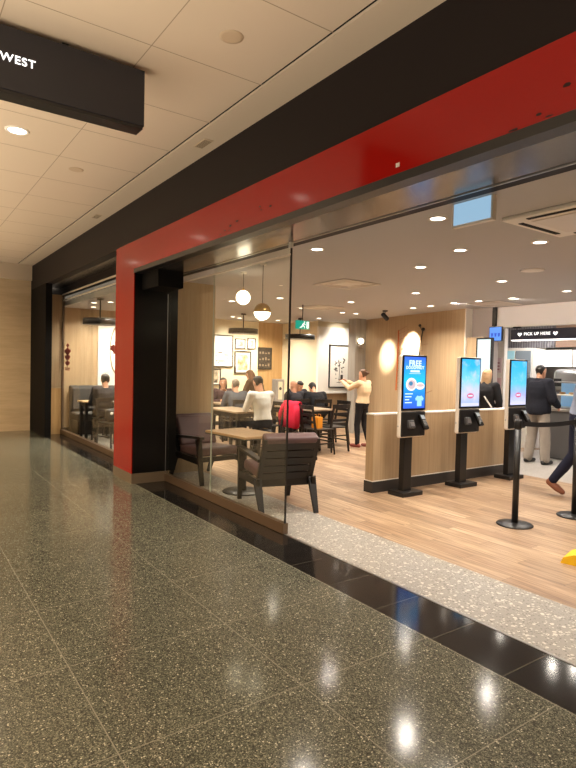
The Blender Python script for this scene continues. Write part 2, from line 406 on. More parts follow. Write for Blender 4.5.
# oak wall behind the kiosks, running away to the left
p0, p1 = V((-10.05, 9.30, 0)), V((-6.78, 8.78, 0)); d = (p1-p0); ang = math.atan2(d.y, d.x); L = d.length
o = B().b2(0, L, 0, 0.15, 0, SZ).obj('wall_middle', oak_v, None, p0, ang); o['kind'] = 'structure'
o = B().b2(L, L+0.025, -0.005, 0.155, 0, SZ).obj('trim_19', m_offwhite, None, p0, ang); o['kind'] = 'structure'
struct('wall_middle', B().b2(-6.75, -6.28, 8.95, 9.10, 0, SZ), mat('grey_panel', rgb(178,166,158), 0.5))
struct('wall_middle', B().b2(-6.75, -6.36, 8.80, 8.95, 0, 2.16), oak_v)
struct('trim_20', B().b2(-6.30, -6.24, 8.92, 9.0, 2.36, SZ), m_skirt)
struct('wall_back', B().b2(-6.26, 3.5, 8.98, 9.12, 2.36, SZ), mat('bulkhead_paint', rgb(240,232,228), 0.55))
struct('trim_21', B().b2(-6.26, 3.5, 8.96, 9.13, 2.335, 2.36), m_white)
# low oak wall that the kiosks stand against
struct('wall_low', B().b2(-5.21, -5.075, 4.88, 7.84, 0.14, 0.968), oak_v)
struct('trim_22', B().b2(-5.215, -5.07, 4.875, 7.845, 0.968, 0.985), m_white)
struct('trim_23', B().b2(-5.214, -5.071, 4.876, 7.844, 0.14, 0.15), m_white)
struct('baseboard_low', B().b2(-5.22, -5.065, 4.87, 7.85, 0.0, 0.14), m_skirt)
# oak wall behind the lounge chairs
struct('wall_low', B().b2(-7.55, -7.40, 3.12, 3.87, 0, SZ), oak_pale)
# unseen right and rear shell of the store
struct('wall_right', B().b2(3.5, 3.65, 2.98, 11.6, 0, SZ), m_cream)
struct('wall_back', B().b2(FX, 3.5, 11.6, 11.75, 0, SZ), mat('kitchen_wall', rgb(226,220,216), 0.4))
struct('wall_middle', B().b2(-7.60, -7.45, 9.10, 11.6, 0, SZ), m_white)
struct('wall_middle', B().b2(-6.80, -6.42, 9.50, 9.60, 0, 2.36), m_white)

# ------------------------------------------------------------------ lamps
def area(name, loc, size, power, col, parent=None, spread=134, rot=None, sx=None):
    l = bpy.data.lights.new(name, 'AREA'); l.energy = power; l.color = col
    l.shape = 'DISK' if sx is None else 'RECTANGLE'; l.size = size
    if sx is not None: l.size_y = sx
    l.spread = math.radians(spread)
    o = bpy.data.objects.new(name, l); COL.objects.link(o); o.location = loc; o.parent = parent
    if rot: o.rotation_euler = rot
    return o
def spot(name, loc, target, power, col, angle, blend, parent=None, r=0.03):
    l = bpy.data.lights.new(name, 'SPOT'); l.energy = power; l.color = col; l.spot_size = math.radians(angle); l.spot_blend = blend; l.shadow_soft_size = r
    o = bpy.data.objects.new(name, l); COL.objects.link(o); o.location = loc; o.parent = parent
    o.rotation_euler = (V(target)-V(loc)).to_track_quat('-Z', 'Y').to_euler(); return o
WARM = (1.0, 0.91, 0.79); NEUT = (1.0, 0.90, 0.80)
def make_downlight(name, label, group, r=0.055, power=12, col=WARM):
    t = thing(name, label, 'light', (0,0,0), 0, group)
    B().sm().lathe([(r*1.0, 0.004), (r*1.02, -0.006), (r*1.35, -0.004), (r*1.38, 0.004)]).obj('trim_ring', m_trimring, t)
    B().lathe([(0.0005, -0.003), (r, -0.003), (r, 0.003), (0.0005, 0.003)]).obj('lens', m_lens, t)
    area('lamp', (0,0,-0.010), r*1.8, power, col, t)
    return t
DL = [(-2.91,3.40),(-2.86,4.70),(-4.40,4.88),(-3.53,4.46),(-4.39,6.39),(-4.31,7.80),(-4.41,3.41),(-5.90,4.95),(-7.54,6.61),(-9.07,8.10),(-9.02,6.63),
      (-10.6,8.3),(-7.42,8.06),(-5.94,6.50),(-5.89,7.96),(-7.98,5.40),(-8.99,5.04),(-11.9,6.70),(-12.0,7.6),(-11.3,3.25),(-11.95,4.1),
      (-10.9,3.45),(-12.2,3.5),(-9.9,3.5),(-8.6,4.3),(-1.45,4.7),(-1.45,6.5),(-2.9,6.6),(0.6,4.7),(0.6,6.8),(-10.4,5.2),(-9.0,3.6),(-10.2,4.1)]  # includes downlights added to light the bay and the unseen right side
proto = make_downlight('ceiling_downlight', 'small round recessed downlight glowing in the grey ceiling of the restaurant', 'restaurant ceiling downlights')
for i, (x, y) in enumerate(DL):
    place(proto, i > 0, (x, y, SZ), 0, proto['label'], proto['group'])
far_lamp = [o for o in proto.children if o.type == 'LIGHT'][0].data.copy(); far_lamp.energy = 15
for o in [o for o in COL.objects if o.type == 'EMPTY' and o.get('group') == 'restaurant ceiling downlights' and o.location.x < -7]:
    for c in o.children:
        if c.type == 'LIGHT': c.data = far_lamp
dk = make_downlight('ceiling_downlight', 'round downlight in the kitchen ceiling above the counter', 'kitchen ceiling downlights', 0.055, 13, (1.0,0.95,0.92))
for i, (x, y) in enumerate([(-5.22,9.7),(-4.2,10.2),(-2.6,10.2),(-6.2,10.2),(-1.0,10.0)]):
    place(dk, i > 0, (x, y, SZ), 0, dk['label'], dk['group'])
dm = make_downlight('ceiling_downlight', 'bright round downlight in the beige corridor ceiling below the black sign', None, 0.075, 26, (1.0,0.82,0.58))
for i, (x, y) in enumerate([(-5.62,0.92),(-8.4,0.92),(-11.4,0.92),(-2.9,-0.9),(-0.1,0.7),(-5.7,-2.2),(-9.0,-2.2),(-12.0,-2.2)]):
    lab = dm['label'] if i == 0 else 'round downlight in the beige corridor ceiling out of sight'
    place(dm, i > 0, (x, y, CZ), 0, lab, None if i == 0 else 'further corridor downlights')
dm['group'] = 'corridor downlights'

# mall ceiling fittings
B().sm().lathe([(0.0005,-0.004),(0.055,-0.004),(0.075,-0.003),(0.078,0.002),(0.0005,0.002)]).obj('ceiling_speaker', mat('speaker_beige', rgb(196,172,142), 0.6), None, (-3.18,1.74,CZ))
tag(bpy.data.objects['ceiling_speaker'], 'small round beige speaker cover in the corridor ceiling beyond the sign', 'speaker')
g = thing('ceiling_speaker', 'second small round beige cover in the corridor ceiling, left of the long slot', 'speaker', (-6.35,1.62,CZ))
B().sm().lathe([(0.0005,-0.004),(0.055,-0.004),(0.075,-0.003),(0.078,0.002),(0.0005,0.002)]).obj('cover', MATS['speaker_beige'], g)
for i, (x, lab) in enumerate([(-4.84, 'little rectangular vent in the ceiling strip beside the black fascia, nearer one'), (-8.18, 'little rectangular vent in the ceiling strip beside the black fascia, further one')]):
    t = thing('ceiling_vent', lab, 'vent', (x, 2.375, CZ))
    B().b2(-0.12, 0.12, -0.045, 0.045, -0.006, 0.0, 0.002).obj('frame', mat('vent_beige', rgb(206,184,154), 0.5), t)
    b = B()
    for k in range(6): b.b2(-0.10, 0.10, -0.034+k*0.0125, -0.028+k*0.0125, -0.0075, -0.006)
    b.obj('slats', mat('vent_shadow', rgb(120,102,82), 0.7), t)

# hanging direction sign
t = thing('hanging_sign', 'long black hanging sign reading WEST in white letters under the corridor ceiling', 'sign', (-3.85, 0, 0))
B().b2(-0.13, 0.0, -1.3, 1.435, 3.185, 3.565, 0.004).obj('panel', mat('sign_navy_black', rgb(38,38,46), 0.25), t)
B().b2(-0.128, -0.004, -1.29, 1.425, 3.165, 3.185).obj('lower_rail', m_black, t)
B().b2(-0.09, -0.05, 0.9, 0.94, 3.565, CZ).obj('hanger', m_black, t)
B().b2(-0.09, -0.05, -0.9, -0.86, 3.565, CZ).obj('hanger', m_black, t)
text_obj('lettering', 'WEST', 0.068, mat('sign_letters', (1,1,1,1), 0.5, emit=(1,1,1,1), estr=0.9), t, frame_axes((0,1,0),(0,0,1),(0.0015,0.632,3.375)) @ Matrix.Diagonal((1.06,1.0,1,1)), bold=0.0010)

# scuff marks on the red fascia
random.seed(3)
def scuffs(name, pts, label):
    b = B()
    for (x, z, w, h) in pts:
        n = 7; ring = []
        for k in range(n):
            a = 2*PI*k/n; rr = random.uniform(0.6, 1.1)
            ring.append((x+math.cos(a)*w*rr, z+math.sin(a)*h*rr))
        b.prism(ring, 1, 2.4985, 2.4998)
    o = b.obj(name, mat('scuff_dark', rgb(38,14,12), 0.8), red); o['label'] = label
scuffs('scuff_mark', [(-4.02,2.865,.016,.008),(-4.0,2.835,.012,.006),(-3.86,2.835,.022,.008),(-4.52,2.80,.03,.010),(-4.40,2.82,.028,.008),(-4.62,2.775,.02,.006),(-4.54,2.765,.016,.006),(-4.70,2.755,.02,.005)], 'dark adhesive marks on red fascia')
scuffs('scuff_mark', [(-1.42,2.85,.02,.010),(-1.36,2.80,.014,.012),(-1.55,2.765,.016,.01),(-1.68,2.735,.03,.007),(-1.50,2.74,.03,.005)], 'torn dark marks at red edge')
o = B().b2(-2.475, -2.445, 2.4985, 2.4998, 2.765, 2.79).obj('sticker', m_offwhite, red); o['label'] = 'small pale sticker'

# ------------------------------------------------------------------ store ceiling fittings
def diffuser(x, y, s, label, rz=0.0):
    t = thing('ceiling_diffuser', label, 'vent', (x, y, SZ), rz)
    def ring(b, a, c, z): b.b2(-a, a, -a, -c, z, z+0.006); b.b2(-a, a, c, a, z, z+0.006); b.b2(-a, -c, -c, c, z, z+0.006); b.b2(c, a, -c, c, z, z+0.006)
    b = B(); ring(b, s, s-0.035, -0.014); b.obj('frame', m_white, t)
    for k in (1, 2):
        b = B(); a = s-0.06*k-0.01; ring(b, a, a-0.04, -0.010); b.obj('louvre', m_offwhite, t)
    b = B(); a = s-0.19; b.b2(-a, a, -a, a, -0.010, -0.004); b.obj('centre_plate', m_white, t)
    b = B(); b.b2(-s+0.01, s-0.01, -s+0.01, s-0.01, -0.003, -0.0005); b.obj('backing', mat('vent_back', rgb(214,206,196), 0.6), t)
    return t
diffuser(-5.95, 5.13, 0.33, 'square white air diffuser in the store ceiling above the seating, nearest to the glass')
diffuser(-8.62, 6.78, 0.33, 'square white air diffuser further back over the dining tables')
diffuser(-11.75, 8.75, 0.33, 'square white air diffuser in the ceiling near the far wall')
diffuser(-5.95, 8.45, 0.33, 'square white air diffuser in front of the kitchen bulkhead')
t = thing('ceiling_cassette', 'large white air conditioning cassette with dark slots in the store ceiling', 'air conditioner', (-2.05, 4.15, SZ))
B().b2(-0.55, 0.55, -0.40, 0.40, -0.03, 0, 0.01).obj('panel', m_white, t)
B().b2(-0.40, 0.40, -0.25, 0.25, -0.036, -0.03, 0.003).obj('grille', m_offwhite, t)
for (x0, x1, y0, y1) in ((-0.38,0.38,-0.35,-0.31),(-0.38,0.38,0.31,0.35),(-0.50,-0.46,-0.26,0.26),(0.46,0.50,-0.26,0.26)):
    B().b2(x0, x1, y0, y1, -0.034, -0.029).obj('slot', m_slot, t)
t = thing('ceiling_speaker', 'flat round white speaker in the store ceiling between the downlights', 'speaker', (-3.69, 5.93, SZ))
B().sm().lathe([(0.0005,-0.012),(0.10,-0.012),(0.125,-0.008),(0.13,0.0),(0.0005,0.0)]).obj('grille', m_white, t)
t = thing('hanging_screen', 'small blue lit screen hanging under the ceiling just inside the entrance', 'screen', (0,0,0))
B().b2(-2.61, -2.285, 3.20, 3.24, 2.535, 2.70, 0.003).obj('case', m_offwhite, t)
B().b2(-2.595, -2.30, 3.196, 3.20, 2.55, 2.695).obj('screen', mat('blue_screen', (0,0,0,1), 0.3, emit=lin((0.58,0.72,0.82))+(1,), estr=0.75), t)

def globe_pendant(x, y, zc, r, label, cap):
    t = thing('globe_pendant', label, 'lamp', (x, y, 0))
    B().sm().lathe([(0.0005,SZ-0.02),(0.035,SZ-0.02),(0.04,SZ),(0.0005,SZ)]).obj('ceiling_rose', m_white, t)
    B().cyl((0,0,zc+r*0.9), (0,0,SZ-0.02), 0.004, n=8).obj('cord', m_black, t)
    prof = []
    if cap:
        B().sm().lathe([(max(0.0005, r*math.cos(a)), zc+r*math.sin(a)) for a in [(-0.05+1.62*k/10) for k in range(11)]]).obj('cap', m_brass, t)
        B().sm().lathe([(max(0.0005, r*0.97*math.cos(a)), zc+r*0.97*math.sin(a)) for a in [(-PI/2+1.50*k/10) for k in range(11)]]).obj('globe', m_globe, t)
    else:
        B().sm().ball((0,0,zc), r, 24, 16).obj('globe', m_globe, t)
        B().sm().cyl((0,0,zc+r*0.96), (0,0,zc+r+0.035), 0.022, 0.012).obj('cap', m_brass, t)
globe_pendant(-6.09, 3.57, 2.385, 0.088, 'glowing white glass globe pendant on a cord, left of the pair by the glass', False)
globe_pendant(-5.42, 3.43, 2.155, 0.098, 'pendant with brass upper half over a glowing lower half, lower and right of the pair', True)

def drum_pendant(x, y, z, r, label):
    t = thing('drum_pendant', label, 'lamp', (x, y, 0))
    b = B().sm(); b.lathe([(r-0.012,z),(r,z),(r,z+0.11),(0.05,z+0.125),(0.0005,z+0.125),(0.0005,z+0.115),(r-0.012,z+0.10)]); b.obj('shade', m_black, t)
    B().lathe([(0.0005,z+0.02),(r-0.02,z+0.02),(r-0.02,z+0.03),(0.0005,z+0.03)]).obj('diffuser', mat('drum_glow', (1,1,1,1), 0.4, emit=(1,0.84,0.6,1), estr=3.5), t)
    B().cyl((0,0,z+0.12), (0,0,SZ), 0.012, n=10).obj('rod', m_black, t)
    B().sm().lathe([(0.0005,SZ-0.03),(0.06,SZ-0.03),(0.06,SZ),(0.0005,SZ)]).obj('ceiling_rose', m_black, t)
drum_pendant(-11.0, 6.47, 2.25, 0.33, 'wide black drum pendant over the table by the picture wall')
drum_pendant(-11.0, 8.05, 2.20, 0.36, 'wide black drum pendant below the green exit sign')
drum_pendant(-10.45, 3.12, 2.22, 0.30, 'black drum pendant seen through the left window bay')

t = thing('exit_sign', 'green lit emergency exit sign with white running figure hung from store ceiling', 'sign', (-8.5, 6.27, 0), 0)
B().b2(-0.02, 0.02, -0.15, 0.15, 2.245, 2.40, 0.003).obj('box', mat('exit_green', rgb(20,140,100), 0.4, emit=lin((0.05,0.52,0.45))+(1,), estr=0.8), t)
b = B()
wf = lambda pts: b.prism(pts, 0, 0.0205, 0.0225)
wf([(0.02,2.365),(0.045,2.365),(0.045,2.385),(0.02,2.385)])                                   # head
wf([(-0.03,2.30),(0.0,2.30),(0.035,2.355),(0.005,2.36)])                                      # trunk
wf([(-0.03,2.305),(-0.01,2.30),(-0.02,2.275),(-0.075,2.262),(-0.078,2.275),(-0.045,2.285)])   # rear leg
wf([(-0.01,2.305),(0.01,2.31),(0.045,2.295),(0.04,2.26),(0.025,2.26),(0.027,2.285)])          # front leg
wf([(0.03,2.35),(0.065,2.325),(0.058,2.315),(0.025,2.335)])                                   # arm
wf([(0.08,2.26),(0.13,2.26),(0.13,2.385),(0.08,2.385)])                                       # doorway
b.obj('running_figure', mat('exit_white', (1,1,1,1), 0.4, emit=(0.85,1,0.95,1), estr=0.7), t)
B().cyl((0,0,2.40), (0,0,SZ), 0.008, n=8).obj('rod', m_black, t)

# track spotlights washing the oak wall
def track_spot(x, y, tgt, label, power, angle):
    t = thing('track_spotlight', label, 'light', (x, y, 0))
    B().sm().lathe([(0.0005,SZ-0.025),(0.05,SZ-0.025),(0.055,SZ),(0.0005,SZ)]).obj('mount', m_black, t)
    B().cyl((0,0,SZ-0.07), (0,0,SZ-0.02), 0.010, n=8).obj('stem', m_black, t)
    dv = (V(tgt)-V((x,y,SZ-0.12))).normalized(); c = V((0,0,SZ-0.12))
    B().sm().tube([c-dv*0.09, c-dv*0.085, c+dv*0.085, c+dv*0.09], [0.03,0.042,0.045,0.044], 16).obj('head', m_black, t)
    B().tube([c+dv*0.0895, c+dv*0.0915], [0.038,0.038], 16).obj('lens', m_lens, t)
    spot('lamp', c+dv*0.11, V(tgt)-V((x,y,0)), power, WARM, angle, 0.8, t)
track_spot(-8.15, 8.05, (-8.32,9.03,2.02), 'black track spotlight with angled head in front of the oak wall', 1100, 36)
for x, y, tx, ty, tz, pw in ((-9.10,7.75,-9.14,9.14,1.86,700),(-6.95,8.0,-7.1,8.83,1.6,40)):
    t = place(proto, True, (x, y, SZ), 0, 'wall washing downlight close to the oak wall', 'wall washing downlights')
    spot('lamp', (0,0,-0.03), (tx-x, ty-y, tz-SZ), pw, WARM, 26, 0.9, t)
for x, y, tx in ((-5.3,8.0,-5.3),(-4.1,8.0,-4.1),(-6.35,7.9,-6.5)):  # fittings and spots added to brighten the kitchen bulkhead
    t = place(proto, True, (x, y, SZ), 0, 'added downlight brightening the kitchen bulkhead', 'added downlights at the kitchen')
    spot('lamp', (0,0,-0.03), (tx-x, 8.98-y, 2.45-SZ), 11, NEUT, 100, 0.9, t)
for x, y, tx, ty, tz, pw in ((-12.1,7.0,-12.8,7.0,1.9,25),(-12.2,7.7,-12.8,7.7,1.8,18),(-10.5,9.3,-11.17,9.4,2.2,40),(-11.9,8.0,-12.3,8.78,1.7,14),(-12.1,4.1,-12.8,4.2,1.7,22)):  # extra fittings with spots, added to lift the brightness of the far walls
    t = place(proto, True, (x, y, SZ), 0, 'added downlight brightening the picture walls', 'added downlights by the pictures')
    spot('lamp', (0,0,-0.03), (tx-x, ty-y, tz-SZ), pw, WARM, 80, 0.9, t)

# ------------------------------------------------------------------ pictures on the far walls
def framed(name, y0, y1, z0, z1, X, label, cat, art, fw=0.03, frame=m_black, mount=m_white, nx=1):
    t = thing(name, label, cat, (X, (y0+y1)/2, 0))
    w = (y1-y0)/2
    b = B(); b.b2(0,0.03,-w,w,z0,z0+fw); b.b2(0,0.03,-w,w,z1-fw,z1); b.b2(0,0.03,-w,-w+fw,z0+fw,z1-fw); b.b2(0,0.03,w-fw,w,z0+fw,z1-fw); b.obj('frame', frame, t)
    B().b2(0.002,0.012,-w+fw,w-fw,z0+fw,z1-fw).obj('mount', mount, t)
    if art: art(t, w-fw, z0+fw, z1-fw)
    return t
def art_block(c1, c2, inset):
    def f(t, w, z0, z1):
        i = inset*w
        mname = 'art_%d_%d_%d_%d' % (int(c1[0]*999), int(c1[1]*999), int(c2[0]*999), int(c2[2]*999))
        m, nt, bb, oc = base(mname, 0.6)
        n = tex_noise(nt, oc, 7, 6); r = ramp(nt, [(0.4, c1), (0.6, c2)]); nt.links.new(n, r.inputs[0]); nt.links.new(r.outputs[0], bb.inputs['Base Color'])
        B().b2(0.012,0.014,-w+i,w-i,z0+i,z1-i).obj('print', m, t)
    return f
def art_lines(t, w, z0, z1):
    b = B(); random.seed(5)
    for k in range(14):
        y = random.uniform(-w*0.7, w*0.7); z = random.uniform(z0+0.05, z0+(z1-z0)*0.45)
        b.b2(0.012,0.014,y,y+random.uniform(0.02,0.14),z,z+random.uniform(0.006,0.03))
    b.obj('drawing', mat('pencil_grey', rgb(120,112,104), 0.7), t)
def art_plant(t, w, z0, z1):
    b = B(); random.seed(11); h = z1-z0
    pts = [(0.015, -w*0.25, z0+h*0.12), (0.015, -w*0.22, z0+h*0.4), (0.015, -w*0.30, z0+h*0.66)]
    b.tube(pts, 0.006, 6)
    for k in range(22):
        y = -w*0.25+random.uniform(-0.16, 0.16); z = z0+h*random.uniform(0.3, 0.68)
        a = random.uniform(0, PI); l = random.uniform(0.03, 0.07); c, s_ = math.cos(a), math.sin(a)
        b.prism([(y-c*l, z-s_*l), (y+s_*l*0.35, z-c*l*0.35), (y+c*l, z+s_*l), (y-s_*l*0.35, z+c*l*0.35)], 0, 0.012, 0.014)
    for k in range(8):
        y = random.uniform(-w*0.7, w*0.8); z = z0+h*random.uniform(0.08, 0.2)
        b.b2(0.012,0.014,y,y+random.uniform(0.03,0.12),z,z+0.012)
    b.obj('botanical_drawing', mat('ink_dark', rgb(70,66,56), 0.7), t)
framed('framed_poster', 6.62, 7.22, 1.49, 2.30, FX, 'large white poster in thin black frame at the left of the picture wall', 'picture', art_lines, 0.02)
framed('picture_frame', 7.28, 7.585, 1.97, 2.23, FX, 'small black framed picture, left of the upper pair', 'picture', art_block(rgb(120,112,100), rgb(226,220,206), 0.35), 0.02)
framed('picture_frame', 7.655, 7.90, 1.97, 2.26, FX, 'small upright black framed picture, right of the upper pair', 'picture', art_block(rgb(150,140,128), rgb(230,224,212), 0.4), 0.02)
framed('picture_frame', 7.28, 7.76, 1.33, 1.91, FX, 'medium black framed picture with a warm tan print below the upper pair', 'picture', art_block(rgb(176,132,84), rgb(224,206,176), 0.28), 0.025)
framed('picture_frame', 6.58, 6.88, 1.02, 1.44, FX, 'black framed picture below the large white poster', 'picture', art_block(rgb(60,52,44), rgb(206,190,160), 0.3), 0.025)
t = framed('notice_board', 7.99, 8.42, 1.44, 2.03, FX, 'dark brown board divided into rows of pale marks on the oak wall', 'board', None, 0.02, m_black, mat('board_brown', rgb(46,36,30), 0.5))
b = B(); random.seed(9)
for r_ in range(3):
    for k in range(4):
        y = -0.17+k*0.09; z = 1.53+r_*0.165
        b.b2(0.012,0.014,y,y+0.05,z,z+random.uniform(0.03,0.08))
b.obj('marks', mat('board_mark', rgb(140,124,104), 0.6), t)
framed('framed_artwork', 9.10, 9.99, 1.02, 2.12, -11.17, 'tall black framed plant drawing on the white wall behind the standing woman', 'picture', art_plant, 0.028)
framed('picture_frame', 4.20, 4.65, 1.25, 2.2, FX+0.03, 'pale framed print on the white wall inside the left bay', 'picture', art_block(rgb(220,206,180), rgb(238,230,214), 0.2), 0.015, m_brass)

# tiled column with a globe sconce
struct('wall_middle', B().b2(-10.20, -9.95, 8.90, 9.22, 0, SZ), m_gtile)
t = thing('wall_sconce', 'glowing wall sconce on the grey tiled column above the standing woman', 'lamp', (-9.95, 8.99, 2.15))
B().sm().tube([(0,0,0),(0.02,0,0)], [0.05,0.05], 16).obj('backplate', m_brass, t)
B().tube([(0.02,0,0),(0.07,0,0)], 0.01, 8).obj('arm', m_brass, t)
B().sm().lathe([(0.0005,-0.16),(0.045,-0.16),(0.05,-0.05),(0.0005,-0.05)], (0.08,0,0)).obj('cup', mat('sconce_grey', rgb(150,140,130), 0.4, metal=0.5), t)
B().sm().ball((0.08,0,0.02), 0.07).obj('globe', m_globe, t)

# wire sculpture on the oak wall
t = thing('wall_sculpture', 'metal branch sculpture with thin spikes and orange stem on the oak wall', 'sculpture', (-8.06, 8.93, 0), ang)
b = B(); b.tube([(-0.62,-0.06,1.08),(-0.60,-0.06,1.6),(-0.58,-0.06,2.2),(-0.60,-0.05,2.38)], 0.016, 8); b.obj('orange_stem', mat('copper_orange', rgb(196,104,52), 0.45, metal=0.3), t)
b = B(); b.tube([(0.10,-0.06,1.55),(0.14,-0.06,2.0),(0.20,-0.06,2.28),(0.23,-0.07,2.34)], 0.012, 8); b.ball((0.24,-0.07,2.36), 0.035, 10, 8); b.ball((0.13,-0.07,2.44), 0.03, 10, 8); b.tube([(0.21,-0.06,2.30),(0.13,-0.07,2.44)], 0.006, 6); b.obj('dark_branch', m_dwood, t)
b = B(); random.seed(21)
for k in range(16):
    z = 1.15+k*0.08+random.uniform(-0.02,0.02); l = random.uniform(0.12,0.42)
    b.tube([(-0.60,-0.06,z),(-0.60+l,-0.07,z+random.uniform(0.0,0.12))], 0.005, 6)
b.obj('spikes', mat('copper_wire', rgb(150,112,78), 0.4, metal=0.5), t); b = B()
for k in range(5):
    z = 1.15+0.12*k; b.tube([(0.11,-0.06,z+0.4),(0.11+random.uniform(0.1,0.3),-0.07,z+0.43)], 0.005, 6)
b.obj('spikes', mat('copper_wire', rgb(150,112,78), 0.4, metal=0.5), t)
b = B(); b.tube([(0.34,-0.06,1.06),(0.55,-0.06,1.13)], 0.008, 6); b.ball((0.34,-0.07,1.06), 0.03, 8, 6); b.obj('twig', MATS['copper_wire'], t)
B().b2(-0.64,0.3,-0.05,-0.035,1.55,1.57).obj('mounting_bar', m_brass, t)

# ------------------------------------------------------------------ ordering kiosks
scr1 = screen_mat('screen_blue', [(0.0, rgb(40,84,196)), (0.28, rgb(20,120,214)), (0.55, rgb(10,170,236)), (0.8, rgb(24,130,224)), (1.0, rgb(44,86,204))], 2, 1.08, 1.70, 1.25)
scr2 = screen_mat('screen_sky', [(0.0, rgb(150,170,206)), (0.3, rgb(186,186,214)), (0.6, rgb(110,192,230)), (1.0, rgb(30,164,226))], 2, 1.08, 1.66, 1.15, 0.55, rgb(214,196,220))
scr3 = screen_mat('screen_sky_pink', [(0.0, rgb(190,196,228)), (0.22, rgb(158,160,214)), (0.5, rgb(80,180,234)), (1.0, rgb(30,164,230))], 2, 1.08, 1.66, 1.15, 0.25, rgb(200,214,236))
scrw = mat('screen_white', (0,0,0,1), 0.4, emit=lin((0.80,0.90,0.98))+(1,), estr=1.1)
scrp = mat('screen_pink', (0,0,0,1), 0.4, emit=lin((0.80,0.42,0.56))+(1,), estr=1.0)
def kiosk(y, label, which):
    t = thing('ordering_kiosk', label, 'kiosk', (-4.76, y, 0), 0, 'self ordering kiosks')
    B().b2(-0.19, 0.07, -0.15, 0.20, 0.0, 0.055, 0.008).obj('base', m_black, t)
    B().b2(-0.10, -0.02, -0.06, 0.08, 0.055, 0.76, 0.004).obj('post', m_black, t)
    b = B(); b.box((0.015, 0, 1.22), (0.065, 0.43, 1.0), None, 0.026, 3); b.obj('housing', m_offwhite, t)
    B().b2(0.045, 0.060, -0.207, 0.207, 1.05, 1.715, 0.004).obj('bezel', m_black_gloss, t)
    s = B().b2(0.060, 0.0625, -0.185, 0.185, 1.075, 1.695).obj('screen', {1: scr1, 2: scr2, 3: scr3}[which], t)
    X = 0.0632
    if which == 1:
        text_obj('lettering', 'FREE', 0.095, scrw, s, frame_axes((0,1,0),(0,0,1),(X,0.0,1.615)), 0.004, 0.0005)
        text_obj('lettering', 'DOUGHNUT', 0.050, scrw, s, frame_axes((0,1,0),(0,0,1),(X,0.0,1.565)), 0.002, 0.0005)
        b = B(); b.prism([(-0.08,1.51),(0.08,1.51),(0.08,1.535),(-0.08,1.535)], 0, X-0.0004, X+0.0004); b.prism([(-0.10,1.492),(0.10,1.492),(0.10,1.497),(-0.10,1.497)], 0, X-0.0004, X+0.0004)
        for k, (a, c) in enumerate([(-0.16,-0.03),(-0.16,-0.05),(-0.16,-0.09),(-0.16,-0.04)]):
            z = 1.245-k*0.035; b.prism([(a,z),(c,z),(c,z+0.012),(a,z+0.012)], 0, X-0.0004, X+0.0004)
        b.obj('small_print', scrw, s)
        dm_ = mat('doughnut_glow', (0,0,0,1), 0.5, emit=lin((0.93,0.88,0.86))+(1,), estr=1.1); hole = mat('doughnut_hole', (0,0,0,1), 0.5, emit=lin((0.30,0.55,0.72))+(1,), estr=0.8)
        def disc(cy, cz, ry, rz_, x, m, nm):
            B().prism([(cy+ry*math.cos(2*PI*k/24), cz+rz_*math.sin(2*PI*k/24)) for k in range(24)], 0, x-0.0004, x+0.0004).obj(nm, m, s)
        disc(0.095, 1.345, 0.078, 0.044, X, dm_, 'doughnut_picture'); disc(0.098, 1.352, 0.066, 0.016, X+0.001, mat('doughnut_icing', (0,0,0,1), 0.5, emit=lin((0.80,0.70,0.72))+(1,), estr=1.0), 'doughnut_picture')
        disc(-0.06, 1.365, 0.092, 0.078, X+0.002, dm_, 'doughnut_picture'); disc(-0.055, 1.362, 0.066, 0.054, X+0.0025, MATS['doughnut_icing'], 'doughnut_picture'); disc(-0.07, 1.375, 0.034, 0.026, X+0.003, hole, 'doughnut_picture')
        B().prism([(0.05,1.10),(0.13,1.10),(0.13,1.175),(0.15,1.165),(0.165,1.195),(0.125,1.23),(0.105,1.222),(0.075,1.222),(0.055,1.23),(0.015,1.195),(0.03,1.165),(0.05,1.175)], 0, X-0.0004, X+0.0004).obj('tshirt_picture', mat('tshirt_blue', (0,0,0,1), 0.5, emit=lin((0.58,0.80,0.96))+(1,), estr=1.1), s)
    else:
        b = B(); b.prism([(0.0+0.07*math.cos(2*PI*k/24), 1.215+0.036*math.sin(2*PI*k/24)) for k in range(24)], 0, X-0.0004, X+0.0004); b.obj('oval_badge', scrp, s)
        b = B(); b.prism([(-0.045,1.207),(0.045,1.207),(0.045,1.223),(-0.045,1.223)], 0, X+0.0005, X+0.0012); b.obj('badge_line', scrw, s)
        b = B(); b.prism([(-0.185,1.08),(0.185,1.08),(0.185,1.12),(-0.185,1.12)], 0, X-0.0004, X+0.0002); b.obj('footer_bar', mat('footer_glow', (0,0,0,1), 0.5, emit=lin((0.80,0.80,0.92))+(1,), estr=1.0), s)
    p = B().b2(0.045, 0.068, -0.205, 0.205, 0.735, 1.035, 0.012).obj('lower_panel', m_black, t)
    sc = B().box((0.085, -0.07, 0.885), (0.05, 0.10, 0.10), Matrix.Rotation(-0.35, 4, 'Y'), 0.01).obj('scanner', mat('scanner_grey', rgb(72,70,70), 0.35), t)
    B().box((0.113, -0.07, 0.892), (0.004, 0.06, 0.05), Matrix.Rotation(-0.35, 4, 'Y')).obj('scan_window', m_steel, sc)
    cr = B().box((0.115, 0.115, 0.91), (0.045, 0.085, 0.20), Matrix.Rotation(-0.55, 4, 'Y'), 0.012).obj('card_reader', m_black_gloss, t)
    R = Matrix.Translation((0.115,0.115,0.91)) @ Matrix.Rotation(-0.55, 4, 'Y')
    b = B(); b.box((0,0,0), (1,1,1)); q = b.bm; bmesh.ops.transform(q, matrix=R @ Matrix.Translation((0.024,0,0.055)) @ Matrix.Diagonal((0.003,0.06,0.05,1)), verts=q.verts); b.obj('reader_display', mat('reader_display', rgb(150,160,168), 0.2), cr)
    b = B()
